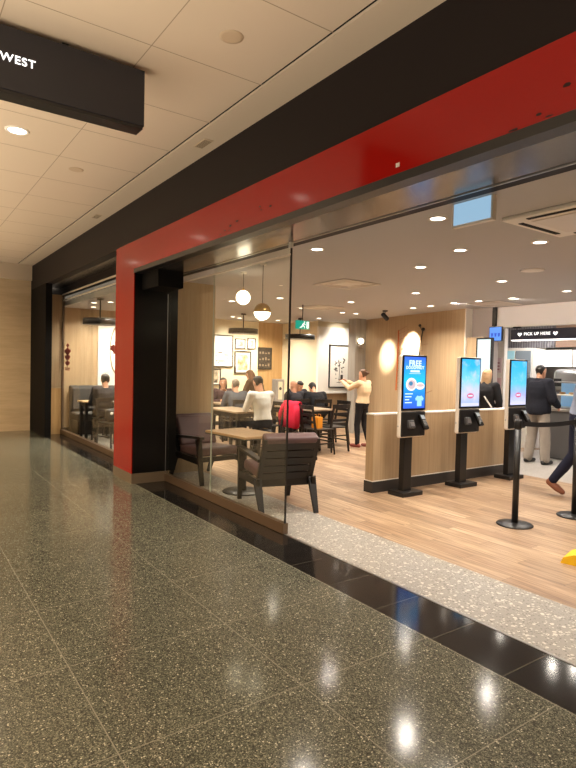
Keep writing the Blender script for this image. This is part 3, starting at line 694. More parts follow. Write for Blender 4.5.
    for i in range(4):
        for j in range(3):
            tb = bmesh.new(); bmesh.ops.create_cube(tb, size=1.0); bmesh.ops.transform(tb, matrix=R @ Matrix.Translation((0.024,-0.02+0.02*j,0.01-0.02*i)) @ Matrix.Diagonal((0.004,0.013,0.012,1)), verts=tb.verts); b.merge(tb)
    b.obj('keypad', mat('key_grey', rgb(120,118,116), 0.5), cr)
    B().tube([(0.06,0.12,0.80),(0.075,0.12,0.76),(0.06,0.10,0.74)], 0.006, 6).obj('cable', m_black, t)
    B().sm().tube([(0.015,-0.219,0.86),(0.015,-0.213,0.86)], 0.010, 12).obj('side_button', m_steel, t)
    return t
kiosk(5.17, 'self ordering kiosk with bright blue doughnut screen, nearest to the glass', 1)
kiosk(6.24, 'middle self ordering kiosk with pale pink and blue sky screen', 2)
kiosk(7.32, 'furthest self ordering kiosk by the queue post, blue screen fading to pink', 3)

# ------------------------------------------------------------------ queue posts
def stanchion(loc, label, belt_to=None):
    t = thing('queue_post', label, 'queue barrier', (loc[0], loc[1], 0), 0, 'black queue posts')
    B().sm().lathe([(0.0005,0),(0.175,0),(0.178,0.008),(0.165,0.018),(0.06,0.028),(0.04,0.03),(0.0005,0.03)], n=40).obj('base', m_black, t)
    B().sm().lathe([(0.0005,0.028),(0.031,0.028),(0.031,0.98),(0.0005,0.98)]).obj('pole', m_black, t)
    B().sm().lathe([(0.0005,0.975),(0.034,0.975),(0.037,0.985),(0.037,1.05),(0.031,1.065),(0.0005,1.068)]).obj('belt_cassette', m_black, t)
    if belt_to:
        e = V((belt_to[0]-loc[0], belt_to[1]-loc[1], 0)); d = e.normalized()
        n = 12; pts = [d*0.037+(e-d*0.074)*(k/n) for k in range(n+1)]
        b = B(); sd = V((-d.y, d.x, 0))*0.0015; rings = []
        for k, p in enumerate(pts):
            sag = -0.02*math.sin(PI*k/n)
            rings.append([p+sd+V((0,0,1.0+sag)), p+sd+V((0,0,1.048+sag)), p-sd+V((0,0,1.048+sag)), p-sd+V((0,0,1.0+sag))])
        b.loft(rings).obj('belt', mat('belt_black', rgb(22,21,24), 0.7), t)
    return t
stanchion((-3.30, 5.16), 'black queue post on round base in front of the furthest kiosk', (-3.16, 6.04))
stanchion((-3.16, 6.04), 'black queue post cut by the right edge beside the walking person')
# yellow fallen floor sign at the right edge
t = thing('floor_sign', 'yellow plastic floor sign lying flat on the wood planks at the right edge', 'sign', (-2.35, 4.62, 0), 0.25)
b = B(); b.prism([(-0.12,0.0),(0.40,0.0),(0.40,0.085),(-0.02,0.085),(-0.10,0.05)], 1, -0.13, 0.13); b.obj('panel', mat('sign_yellow', rgb(236,190,20), 0.4), t)
B().b2(0.05, 0.30, -0.10, 0.10, 0.085, 0.095, 0.003).obj('raised_panel', mat('sign_yellow_dark', rgb(214,164,10), 0.4), t)

# ------------------------------------------------------------------ lounge chairs and table
def lounge_chair(label, loc, heading):
    """local frame: faces +y, x to its right"""
    t = thing('lounge_chair', label, 'armchair', loc, heading-PI/2, 'mauve lounge chairs by the glass')
    for sx in (-1, 1):
        x = sx*0.31
        B().bar((x*0.97,0.40,0.0), (x,0.31,0.585), 0.036, 0.045, 0.042, 0.075, (1,0,0)).obj('leg', m_dwood, t)
        B().bar((x*0.97,-0.44,0.0), (x,-0.27,0.36), 0.036, 0.045, 0.042, 0.085, (1,0,0)).obj('leg', m_dwood, t)
        B().bar((x,0.335,0.30), (x,-0.33,0.33), 0.036, 0.075).obj('side_rail', m_dwood, t)
        b = B(); b.loft([[V((x+a, y, z+h)) for a, h in ((-w,-0.016),(w,-0.016),(w,0.016),(-w,0.016))] for y, z, w in ((0.40,0.605,0.034),(0.34,0.607,0.04),(0.0,0.588,0.036),(-0.36,0.565,0.026))]); b.obj('armrest', m_dwood, t)
        B().bar((x*0.93,-0.24,0.30), (x*0.93,-0.47,0.80), 0.036, 0.06, 0.036, 0.04, (1,0,0)).obj('back_post', m_dwood, t)
    for y in (0.31, -0.25):
        B().b2(-0.30, 0.30, y-0.018, y+0.018, 0.285, 0.345).obj('cross_rail', m_dwood, t)
    for k in range(6):
        f = (k+0.5)/6; y = -0.215-0.235*f; z = 0.26+0.50*f
        B().box((0, y-0.012, z), (0.60, 0.014, 0.080), Matrix.Rotation(0.43, 4, 'X'), 0.003).obj('back_slat', m_dwood, t)
    b = B().sm(); b.box((0, 0.045, 0.405), (0.555, 0.60, 0.115), Matrix.Rotation(0.04, 4, 'X'), 0.035, 4); b.obj('seat_cushion', m_mauve, t)
    b = B().sm(); b.box((0, -0.30, 0.63), (0.555, 0.10, 0.42), Matrix.Rotation(0.43, 4, 'X'), 0.035, 4); b.obj('back_cushion', m_mauve, t)
    b = B().sm(); b.box((0, -0.42, 0.80), (0.60, 0.13, 0.085), Matrix.Rotation(0.43, 4, 'X'), 0.032, 4); b.obj('headrest', m_mauve, t)
    return t
lounge_chair('dark wood lounge chair with mauve cushions, its slatted back towards the entrance', (-5.17, 3.50, 0), math.radians(166))
lounge_chair('mauve lounge chair facing the entrance in front of the oak wall', (-6.86, 3.50, 0), math.radians(4))
t = thing('lounge_table', 'small square wood topped table between the two lounge chairs', 'table', (-5.93, 3.53, 0), 0.10)
B().b2(-0.42, 0.42, -0.29, 0.29, 0.700, 0.730, 0.006).obj('tabletop', m_table, t)
B().b2(-0.425, 0.425, -0.295, 0.295, 0.690, 0.702, 0.003).obj('edge_band', m_black, t)
B().sm().cyl((0,0,0.02), (0,0,0.69), 0.04).obj('column', m_black, t)
B().b2(-0.22, 0.22, -0.04, 0.04, 0.67, 0.69).obj('top_bracket', m_black, t)
B().sm().lathe([(0.0005,0),(0.25,0),(0.252,0.008),(0.24,0.016),(0.05,0.022),(0.0005,0.022)], n=36).obj('base_plate', mat('base_grey', rgb(58,58,56), 0.35, metal=0.4), t)

# ------------------------------------------------------------------ dining tables and chairs
def dining_chair(label, group):
    """local frame: faces +y"""
    t = thing('dining_chair', label, 'chair', (0,0,0), 0, group)
    b = B(); b.loft([[V((a,y,z)) for a, y in ((-w,-0.20),(w,-0.20),(w+0.02,0.21),(-w-0.02,0.21))] for z, w in ((0.435,0.19),(0.455,0.20))]); b.obj('seat', m_chair, t)
    for sx in (-1,1):
        B().bar((sx*0.215,0.225,0), (sx*0.19,0.18,0.435), 0.028, 0.028, 0.036, 0.036).obj('leg', m_chair, t)
        B().bar((sx*0.205,-0.25,0), (sx*0.185,-0.19,0.435), 0.028, 0.028, 0.036, 0.036).obj('leg', m_chair, t)
        B().bar((sx*0.185,-0.19,0.435), (sx*0.18,-0.26,0.84), 0.034, 0.034, 0.028, 0.028).obj('back_post', m_chair, t)
        B().bar((sx*0.203,0.205,0.20), (sx*0.197,-0.225,0.20), 0.02, 0.024).obj('stretcher', m_chair, t)
    B().bar((-0.20,0.195,0.28), (0.20,0.195,0.28), 0.02, 0.03).obj('stretcher', m_chair, t)
    for z in (0.58, 0.70):
        y = -0.19-0.07*(z-0.435)/0.405
        B().bar((-0.18,y,z), (0.18,y,z), 0.016, 0.045).obj('back_slat', m_chair, t)
    b = B(); b.loft([[V((x, -0.258-0.03*(1-(x/0.2)**2)+dy, z)) for dy, z in ((-0.010,0.80),(0.010,0.80),(0.010,0.875),(-0.010,0.875))] for x in (-0.2,-0.1,0,0.1,0.2)]); b.obj('top_rail', m_chair, t)
    return t
def stool(x, y, label):
    t = thing('stool', label, 'stool', (x, y, 0))
    B().sm().lathe([(0.0005,0.43),(0.17,0.43),(0.18,0.44),(0.175,0.455),(0.0005,0.457)]).obj('seat', m_chair, t)
    for a in range(4):
        c, q = math.cos(PI/4+a*PI/2), math.sin(PI/4+a*PI/2)
        B().bar((c*0.20,q*0.20,0), (c*0.13,q*0.13,0.435), 0.028, 0.028, 0.034, 0.034).obj('leg', m_chair, t)
    B().torus((0,0,0.18), 0.172, 0.010, 2, 28, 6).obj('foot_ring', m_chair, t)
def dining_table(x0, x1, y0, y1, label, h=0.75, top=m_table):
    t = thing('dining_table', label, 'table', ((x0+x1)/2, (y0+y1)/2, 0))
    w, d = (x1-x0)/2, (y1-y0)/2
    B().b2(-w, w, -d, d, h-0.03, h, 0.005).obj('tabletop', top, t)
    B().b2(-w+0.06, w-0.06, -d+0.05, d-0.05, h-0.10, h-0.03).obj('apron', m_chair, t)
    for sx in (-1,1):
        for sy in (-1,1):
            B().bar((sx*(w-0.07), sy*(d-0.07), 0), (sx*(w-0.07), sy*(d-0.07), h-0.03), 0.045, 0.045, 0.06, 0.06).obj('leg', m_chair, t)
    return t
pale_top = wood_wall('pale_table_laminate', rgb(168,148,122), rgb(146,126,102), 'x', 10, 0.3)
dining_table(-9.45, -8.30, 4.78, 5.36, 'pale topped dining table in front of the man in the white shirt', 0.75, pale_top)
dining_table(-9.62, -8.26, 6.32, 6.92, 'long dining table beside the standing woman, red coat at its near side', 0.75, pale_top)
dining_table(-10.75, -10.0, 5.50, 6.05, 'small dining table under the picture wall between two seated people', 0.75, pale_top)
dining_table(-10.6, -9.7, 7.35, 7.85, 'dining table where two people lean their heads together', 0.75, pale_top)
dining_table(-10.8, -10.15, 6.64, 7.18, 'small dining table in front of the bald person in dark jacket', 0.75, pale_top)
c0 = dining_chair('x', 'black dining chairs'); used = False
stool(-8.06, 5.15, 'black stool under the man in the white shirt')
CH = [      (-8.75,5.70,-90,'black dining chair on the far side of the table in front of the white shirt'),
      (-9.15,4.42,90,'black dining chair on the near side of the table in front of the white shirt'),
      (-8.38,6.28,90,'black dining chair with the red coat hung on its back'),
      (-7.90,6.22,90,'black dining chair at the near side of the long table, right of the red coat'),
      (-8.10,6.72,180,'black dining chair at the right end of the long table'),
      (-8.70,7.25,-90,'black dining chair on the far side of the long table near the standing woman'),
      (-9.72,5.62,172,'black dining chair under the grey haired person with back to us'),
      (-11.05,5.98,-12,'black dining chair under the woman in the plum top'),
      (-9.45,7.42,170,'black dining chair under the right of the two people leaning together'),
      (-10.80,7.80,-10,'black dining chair under the left of the two people leaning together'),
      (-9.66,7.0,180,'black dining chair under the bald person in dark jacket'),
      (-11.02,3.42,174,'black dining chair under the man behind the left window')]
for x, y, a, lab in CH:
    place(c0, used, (x, y, 0), math.radians(a)-PI/2, lab, 'black dining chairs'); used = True

# ------------------------------------------------------------------ people
def remeshed(b, name, m, parent, voxel, folds=0.0, smooth_it=4, fscale=9.0):
    bmesh.ops.recalc_face_normals(b.bm, faces=b.bm.faces)
    me = bpy.data.meshes.new(name); b.bm.to_mesh(me); b.bm.free()
    o = bpy.data.objects.new(name, me); COL.objects.link(o)
    md = o.modifiers.new('r', 'REMESH'); md.mode = 'VOXEL'; md.voxel_size = voxel; md.use_smooth_shade = True
    s = o.modifiers.new('s', 'SMOOTH'); s.iterations = smooth_it; s.factor = 0.5
    dg = bpy.context.evaluated_depsgraph_get(); dg.update()
    me2 = bpy.data.meshes.new_from_object(o.evaluated_get(dg))
    o.modifiers.clear(); o.data = me2; bpy.data.meshes.remove(me)
    if folds > 0:
        for v in me2.vertices:
            c = v.co; n = noise.noise(V((c.x*fscale, c.y*fscale, c.z*fscale*0.8))) + 0.5*noise.noise(V((c.x*fscale*2.3+5, c.y*fscale*2.3, c.z*fscale*1.2)))
            v.co = c + v.normal*n*folds
    me2.name = name; me2.materials.clear(); me2.materials.append(m)
    for p in me2.polygons: p.use_smooth = True
    o.parent = parent
    return o
DEF = dict(pel=(0,0,0.93), hl=(-0.09,0,0.91), hr=(0.09,0,0.91), kl=(-0.10,0.02,0.49), kr=(0.10,0.02,0.49), al=(-0.11,-0.03,0.085), ar=(0.11,-0.03,0.085),
           tl=0.0, tr=0.0, neck=(0,-0.01,1.44), sl=(-0.185,-0.01,1.395), sr=(0.185,-0.01,1.395), el=(-0.23,-0.05,1.12), er=(0.23,-0.05,1.12),
           wl=(-0.22,0.07,0.88), wr=(0.22,0.07,0.88), head=(0,0.03,1.575), look=(0,1,0), toel=None, toer=None)
SIT = dict(pel=(0,-0.02,0.54), hl=(-0.09,0,0.535), hr=(0.09,0,0.535), kl=(-0.12,0.40,0.54), kr=(0.12,0.40,0.54), al=(-0.12,0.38,0.085), ar=(0.12,0.38,0.085),
           neck=(0,0.04,1.03), sl=(-0.185,0.035,0.985), sr=(0.185,0.035,0.985), el=(-0.24,0.12,0.74), er=(0.24,0.12,0.74), wl=(-0.13,0.36,0.795), wr=(0.13,0.36,0.795), head=(0,0.09,1.165))
def ring(c, ax, ay, rx, ry, n=18):
    return [c + ax*rx*math.cos(2*PI*k/n) + ay*ry*math.sin(2*PI*k/n) for k in range(n)]
def torso(b, J, grow, z0=0.0, z1=1.0, fem=False, hemflare=0.0):
    P, N = V(J['pel']), V(J['neck']); up = (N-P).normalized()
    hx = (V(J['hr'])-V(J['hl'])).normalized(); sx = (V(J['sr'])-V(J['sl'])).normalized()
    prof = [(-0.16,.115,.09),(-0.06,.160,.112),(0.08,.165,.115),(0.22,.150,.102),(0.38,.142,.098),(0.58,.160,.112),(0.76,.172,.112),(0.90,.160,.092),(0.97,.115,.075),(1.02,.070,.066)]
    if fem: prof = [(t, rx*(0.94 if t > 0.3 else 1.03)*(0.92 if 0.2 < t < 0.5 else 1), ry*(1.05 if 0.55 < t < 0.8 else 0.97)) for t, rx, ry in prof]
    rings = []
    for t, rx, ry in prof:
        if t < z0-1e-6 or t > z1+1e-6: continue
        f = max(0, min(1, t)); ax = hx.lerp(sx, f); ax = (ax-up*ax.dot(up)).normalized(); ay = up.cross(ax)
        L_ = (N-P).length; bow = -0.015*math.sin(PI*f)
        g = grow + hemflare*max(0, 0.4-t)
        rings.append(ring(P+up*(t*L_)+ay*bow, ax, ay, rx+g, ry+g))
    b.loft(rings)
def limb(b, pts, rad):
    P = [V(p) for p in pts]; pp = []; rr = []
    for i in range(len(P)-1):
        for k in range(4):
            f = k/4; pp.append(P[i].lerp(P[i+1], f)); rr.append(rad[i]*(1-f)+rad[i+1]*f)
    pp.append(P[-1]); rr.append(rad[-1])
    b.tube(pp, rr, 12)
    for i in range(len(P)): b.ball(P[i], rad[i]*0.99, 12, 8)
def hand(b, w, e, palm_in, curl=0.5):
    w, e = V(w), V(e); d = (w-e).normalized(); pi_ = V(palm_in); pi_ = (pi_-d*pi_.dot(d)).normalized(); s = d.cross(pi_)
    c = w + d*0.045
    b.loft([ring(w+d*0.005, s, pi_, 0.024, 0.018, 12), ring(w+d*0.03, s, pi_, 0.034, 0.016, 12), ring(w+d*0.085, s, pi_, 0.040, 0.014, 12), ring(w+d*0.097, s, pi_, 0.036, 0.012, 12)])
    for k, (o_, l) in enumerate(((-0.030,0.066),(-0.010,0.076),(0.010,0.072),(0.030,0.056))):
        k0 = w+d*0.085+s*o_; a1 = curl*0.7; a2 = curl*1.5
        k1 = k0+(d*math.cos(a1)+pi_*math.sin(a1))*l*0.5; k2 = k1+(d*math.cos(a2)+pi_*math.sin(a2))*l*0.5
        b.tube([k0-d*0.02, k0, k1, k2], [0.009,0.0092,0.0086,0.007], 8); b.ball(k2, 0.007, 8, 6)
    sg = -1
    t0 = w+d*0.03+s*0.028*sg; t1 = t0+(d*0.7+s*0.6*sg+pi_*0.3).normalized()*0.034; t2 = t1+(d*0.9+pi_*0.5).normalized()*0.028
    b.tube([w+d*0.02, t0, t1, t2], [0.012,0.0125,0.0105,0.008], 8); b.ball(t2, 0.008, 8, 6)
def foot_dir(a, k, hx):
    f = V((0,0,1)).cross(hx); f = -f if f.y < 0 else f
    return f
def person(label, loc, heading, J, top, bottom, shoe, hair, scale=1.0, fem=False, group=None, hem=-0.06, open_hands=0.5, skin=None, collar=None, sleeve=1.0, voxel=0.010, hairstyle='short', cat='person', jacket=False, bulk=1.0):
    t = thing('person', label, cat, loc, heading-PI/2, group)
    jj = dict(DEF); jj.update(J); J = jj
    for k, v in J.items():
        if isinstance(v, tuple) and len(v) == 3 and k != 'look': J[k] = V(v)*scale
    sc = scale; skin = skin or m_skin
    H = V(J['head']); look = V(J['look']).normalized(); rt = look.cross(V((0,0,1))).normalized(); upv = rt.cross(look)
    def hp(x, y, z): return H + (rt*x + look*y + upv*z)*sc
    # body: one continuous surface
    b = B(); torso(b, J, -0.012, fem=fem)
    N = V(J['neck'])
    limb(b, [N-V((0,0,0.03)), hp(0,-0.02,-0.05)], [0.058*sc, 0.052*sc])
    for s in 'lr':
        limb(b, [N.lerp(J['s'+s], 0.35)-V((0,0,.05)), J['s'+s], J['e'+s], J['w'+s]], [0.06*sc,0.052*sc,0.038*sc,0.026*sc])
        hand(b, J['w'+s], J['e'+s], (V((0,0,-1)) if J is None else (V(J['pel'])+V((0,0.3,0))-V(J['w'+s]))), open_hands)
        limb(b, [J['h'+s], J['k'+s], J['a'+s]], [0.080*sc,0.054*sc,0.038*sc])
        toe = J['toe'+s] if J['toe'+s] is not None else V(J['a'+s])+V((0,0.15,-0.05))*sc
        limb(b, [V(J['a'+s])+V((0,-0.02,-0.035))*sc, V(toe)], [0.036*sc, 0.028*sc])
    rings = []
    for z, rx, ry, oy in ((-0.112,.030,.026,.048),(-0.100,.042,.045,.040),(-0.07,.056,.066,.020),(-0.03,.066,.082,.004),(0.01,.071,.090,0),(0.05,.073,.094,-.004),(0.085,.062,.082,-.008),(0.108,.038,.052,-.010),(0.116,.012,.016,-.010)):
        rings.append([hp(rx*math.cos(2*PI*k/20), oy+ry*math.sin(2*PI*k/20), z) for k in range(20)])
    b.loft(rings)
    b.loft([[hp(x*w, y, z) for x, y in ((-1,0.080),(1,0.080),(0.6,0.080+d),(-0.6,0.080+d))] for z, w, d in ((0.025,.008,.010),(-0.005,.011,.020),(-0.028,.016,.028),(-0.036,.012,.012))])   # nose
    b.tube([hp(-0.045,0.072,0.036), hp(0,0.087,0.038), hp(0.045,0.072,0.036)], 0.009*sc, 8)     # brow
    b.tube([hp(-0.024,0.074,-0.064), hp(0,0.082,-0.064), hp(0.024,0.074,-0.064)], 0.008*sc, 8)  # mouth
    for s in (-1, 1): b.tube([hp(s*0.072,-0.008,0.022), hp(s*0.079,-0.016,0.0), hp(s*0.072,-0.006,-0.028)], 0.011*sc, 8)
    remeshed(b, 'body', skin, t, 0.0075*max(1, sc), 0, 2)
    for s in (-1, 1):
        e = B().sm(); e.ball(hp(s*0.031,0.076,0.012), 0.0115*sc, 10, 8); eo = e.obj('eye', mat('eye_white', rgb(226,220,212), 0.3), t)
        B().sm().ball(hp(s*0.031,0.0845,0.012), 0.0055*sc, 8, 6).obj('iris', mat('iris_dark', rgb(40,28,22), 0.3), eo)
    # shirt or jacket
    b = B(); torso(b, J, (0.013 if not jacket else 0.024)+(bulk-1)*0.14, z0=hem, z1=0.98, fem=fem, hemflare=0.02 if jacket else 0.0)
    g = (0.012 if not jacket else 0.020)+(bulk-1)*0.09
    for s in 'lr':
        wv = V(J['e'+s]).lerp(J['w'+s], 0.93*sleeve)
        limb(b, [N.lerp(J['s'+s], 0.45)-V((0,0,.045)), V(J['s'+s]), J['e'+s], wv], [0.062*sc+g,0.056*sc+g,0.043*sc+g,0.034*sc+g*0.6])
    if collar:
        b.tube([N+V((0,-0.01,-0.03)), N+V((0,0.0,0.03))], [0.078*sc,0.066*sc], 14)
    remeshed(b, 'jacket' if jacket else 'top', top, t, voxel, 0.006, 3)
    # trousers
    b = B(); torso(b, J, 0.006, z0=-0.16, z1=0.22, fem=fem)
    for s in 'lr':
        limb(b, [V(J['h'+s]), J['k'+s], V(J['k'+s]).lerp(J['a'+s], 0.97)], [0.094*sc*bulk,0.066*sc*bulk*bulk,0.053*sc*bulk*bulk*bulk])
        b.ball(V(J['h'+s]), 0.094*sc*bulk, 14, 10)
    remeshed(b, 'trousers', bottom, t, voxel, 0.006, 3)
    for s in 'lr':
        a = V(J['a'+s]); toe = V(J['toe'+s]) if J['toe'+s] is not None else a+V((0,0.165,-0.045))*sc
        fw = (toe-a); fw.normalize(); heel = a-V((fw.x,fw.y,0))*0.05*sc
        b = B(); heel.z = max(heel.z-0.045*sc, 0.038) if J['toe'+s] is None else heel.z-0.02*sc
        if J['toe'+s] is None: toe.z = 0.034
        limb(b, [heel, heel.lerp(toe, 0.55), toe], [0.040*sc,0.044*sc,0.033*sc]); limb(b, [heel+V((0,0.02,0)), a+V((0,0,0.02))], [0.042*sc,0.042*sc])
        if J['toe'+s] is None:
            for v in b.bm.verts:
                if v.co.z < 0.004: v.co.z = 0.004
        remeshed(b, 'shoe', shoe, t, 0.009, 0, 2)
    # hair
    if hairstyle != 'bald':
        b = B()
        rings = []
        lowz = {'short': -0.03, 'long': -0.05, 'bun': -0.03, 'hat': 0.02}[hairstyle]
        for z, rx, ry in ((-0.055,.058,.05),(-0.03,.072,.066),(0.01,.080,.088),(0.045,.083,.100),(0.085,.074,.092),(0.112,.050,.064),(0.128,.018,.024)):
            fr = []
            for k in range(24):
                a = 2*PI*k/24; x, y = rx*math.cos(a), ry*math.sin(a)
                lim = 0.09 if z > 0.055 else (0.0 if z > 0.02 else -0.022)
                fr.append(hp(x, min(y, lim)-0.008, z))
            rings.append(fr)
        b.loft(rings)
        if hairstyle == 'bun': b.ball(hp(0,-0.12,0.06), 0.042*sc, 14, 10)
        if hairstyle == 'long':
            rings = []
            for z, rx, y0, y1 in ((0.06,.080,-.10,.03),(0.0,.090,-.11,.03),(-0.08,.094,-.11,.02),(-0.15,.090,-.115,.0),(-0.21,.07,-.11,-.03)):
                rings.append([hp(rx*math.cos(2*PI*k/20), (y0+y1)/2+(y1-y0)/2*math.sin(2*PI*k/20), z) for k in range(20)])
            tmp = B(); tmp.loft(rings)
            # keep the face free: push the front of the fall back beside the cheeks
            for v in tmp.bm.verts:
                q = v.co-H; yy = q.dot(look)/sc; xx = q.dot(rt)/sc
                if yy > -0.02 and abs(xx) < 0.055: v.co -= look*(yy+0.05)*sc
            b.merge(tmp.bm)
        remeshed(b, 'hair', hair, t, 0.008, 0.004, 2, 30)
    if hairstyle == 'hat':
        pass
    return t
def cloth(name, c, rough=0.85): return mat(name, c, rough, spec=0.25, bump=0.25, bscale=90, vary=0.10, vscale=14)
brown_hair = mat('brown_hair', rgb(92,62,40), 0.6, vary=0.25, vscale=40); dark_hair = mat('dark_hair', rgb(30,24,22), 0.55, vary=0.2, vscale=40)
grey_hair = mat('grey_hair', rgb(120,106,92), 0.6, vary=0.2, vscale=40); fair_hair = mat('fair_hair', rgb(172,140,104), 0.6, vary=0.25, vscale=40)
black_cloth = cloth('black_cloth', rgb(26,25,28)); navy = cloth('navy_cloth', rgb(32,34,52)); charcoal = cloth('charcoal_cloth', rgb(44,42,46))
khaki = cloth('khaki_cloth', rgb(142,132,122)); cream_k = cloth('cream_knit', rgb(222,194,156)); dark_trs = cloth('dark_trousers', rgb(30,27,28))
bluegrey = cloth('bluegrey_shirt', rgb(150,158,178)); whiteshirt = cloth('white_shirt', rgb(216,216,212)); plum = cloth('plum_knit', rgb(74,54,60))
greycoat = cloth('grey_jacket', rgb(82,84,90)); browncoat = cloth('brown_coat', rgb(84,60,42)); redcoat = cloth('red_cloth', rgb(196,34,60))
tan_shoe = mat('tan_leather', rgb(132,82,60), 0.4); black_shoe = mat('black_leather', rgb(22,20,20), 0.4); rust_shoe = mat('rust_leather', rgb(140,66,56), 0.5)

hd = lambda dx, dy: math.atan2(dy, dx)
w = person('woman in cream jumper and dark trousers standing with both arms raised towards the picture', (-8.17,7.52,0), hd(-0.95,-0.25),
    dict(el=(-0.21,0.20,1.28), er=(0.21,0.22,1.30), wl=(-0.09,0.45,1.40), wr=(0.10,0.47,1.42), neck=(0,-0.04,1.44), sl=(-0.18,-0.03,1.40), sr=(0.18,-0.03,1.40), head=(0,0.0,1.575), look=(0,1,0.05),
         kl=(-0.10,0.05,0.49), al=(-0.12,0.02,0.085), kr=(0.10,-0.01,0.49), ar=(0.12,-0.12,0.085)),
    cream_k, dark_trs, rust_shoe, brown_hair, 0.895, True, hairstyle='bun', hem=0.0)
b = B(); b.box((0.0,0.50,1.325), (0.075,0.012,0.15), None, 0.004); b.obj('phone', m_black, None, (-8.17,7.52,0), hd(-0.95,-0.25)-PI/2)
tag(bpy.data.objects['phone'], 'black phone held up by the woman in the cream jumper', 'phone')

man = person('man in navy blazer and khaki trousers standing at the counter with back to us', (-5.37,8.97,0), hd(0.12,1),
    dict(el=(-0.27,-0.02,1.12), wl=(-0.22,0.17,0.98), er=(0.27,0.0,1.12), wr=(0.20,0.24,1.0), look=(0.1,1,-0.12), al=(-0.16,-0.03,0.085), ar=(0.16,0.0,0.085), kl=(-0.13,0.02,0.49), kr=(0.13,0.02,0.49)),
    cloth('dark_blazer', rgb(26,27,36)), khaki, black_shoe, dark_hair, 0.98, hem=-0.16, jacket=True, collar=True, bulk=1.16)
person('person in blue grey shirt and navy trousers striding past at the right edge', (-3.56,6.84,0), hd(0.93,0.3),
    dict(hl=(-0.09,-0.02,0.93), hr=(0.09,0.0,0.92), kl=(-0.10,-0.06,0.50), al=(-0.10,-0.28,0.17), toel=(-0.10,-0.17,0.05), kr=(0.10,0.20,0.52), ar=(0.10,0.22,0.085),
         neck=(0,0.10,1.43), sl=(-0.185,0.09,1.385), sr=(0.185,0.09,1.385), head=(0,0.17,1.56), el=(-0.25,0.16,1.12), wl=(-0.20,0.34,0.97), er=(0.24,0.13,1.12), wr=(0.20,0.32,0.95)),
    bluegrey, navy, tan_shoe, brown_hair, 1.07, hem=0.05, collar=True)
wc = person('woman in black coat with pale shoulder strap standing behind the low oak wall', (-5.80,8.12,0), hd(-0.1,1),
    dict(el=(-0.25,0.0,1.13), er=(0.25,0.0,1.13)), black_cloth, black_cloth, black_shoe, fair_hair, 0.93, True, hem=-0.16, jacket=True, hairstyle='long', collar=True)
b = B(); b.tube([(-0.11,0.0,1.375),(-0.095,-0.09,1.34),(0.0,-0.142,1.20),(0.09,-0.15,1.08),(0.175,-0.12,0.95)], 0.012, 6, 0.4); o = b.obj('shoulder_strap', mat('strap_pale', rgb(206,200,196), 0.6), wc)

def sit(label, x, y, a, top, hair, J=None, scale=1.0, fem=False, hairstyle='short', bottom=None, **k):
    d = dict(SIT); d.update(J or {})
    return person(label, (x, y, 0), math.radians(a), d, top, bottom or dark_trs, black_shoe, hair, scale, fem, hairstyle=hairstyle, voxel=0.012, **k)
sit('man in white shirt seated at the pale table with back to us', -8.06, 5.15, 180, whiteshirt, dark_hair, dict(neck=(0,0.08,1.04), sl=(-0.18,0.06,0.99), sr=(0.18,0.06,0.99), head=(0,0.15,1.165), look=(0,1,-0.4), el=(-0.215,0.16,0.76), er=(0.215,0.16,0.76), wl=(-0.10,0.36,0.80), wr=(0.10,0.36,0.80)), 1.06, hem=0.0)
sit('woman in plum top facing us under the picture wall', -11.02, 5.97, -12, plum, dark_hair, dict(look=(0.15,1,0), wl=(-0.02,0.30,0.98), el=(-0.20,0.22,0.78)), 0.98, True, 'long')
sit('grey haired person in grey jacket seated with back to us by the picture wall', -9.74, 5.61, 172, greycoat, grey_hair, dict(look=(-0.1,1,0)), 0.98, jacket=True)
person('person in brown coat with covered head bending over behind the white shirted man', (-9.95,6.27,0), math.radians(200),
    dict(neck=(0,0.16,1.30), sl=(-0.185,0.14,1.255), sr=(0.185,0.14,1.255), head=(0,0.27,1.40), look=(0,1,-0.45), el=(-0.25,0.22,1.0), er=(0.25,0.22,1.0), wl=(-0.16,0.42,0.86), wr=(0.16,0.42,0.86)),
    browncoat, dark_trs, black_shoe, mat('brown_hood', rgb(112,76,50), 0.8), 0.95, hairstyle='long', jacket=True)
sit('bald person in dark jacket seated behind the red coat', -9.66, 7.0, 180, charcoal, grey_hair, dict(neck=(0,0.08,1.02)), 0.97, hairstyle='bald', jacket=True)
sit('dark haired person in black leaning to the left, right one of the leaning pair', -9.42, 7.42, 170, black_cloth, dark_hair, dict(neck=(0,0.17,0.99), sl=(-0.19,0.15,0.95), sr=(0.19,0.15,0.95), head=(0,0.29,1.08), look=(0,1,-0.7)), 1.0, jacket=True)
sit('dark haired person in charcoal leaning to the right, left one of the leaning pair', -10.82, 7.80, -12, charcoal, dark_hair, dict(neck=(0,0.17,0.99), sl=(-0.19,0.15,0.95), sr=(0.19,0.15,0.95), head=(0,0.29,1.09), look=(0,1,-0.7)), 1.0, jacket=True)
sit('man in dark clothes seated behind the left window with back to us', -11.02, 3.42, 174, charcoal, dark_hair, None, 1.02, jacket=True)

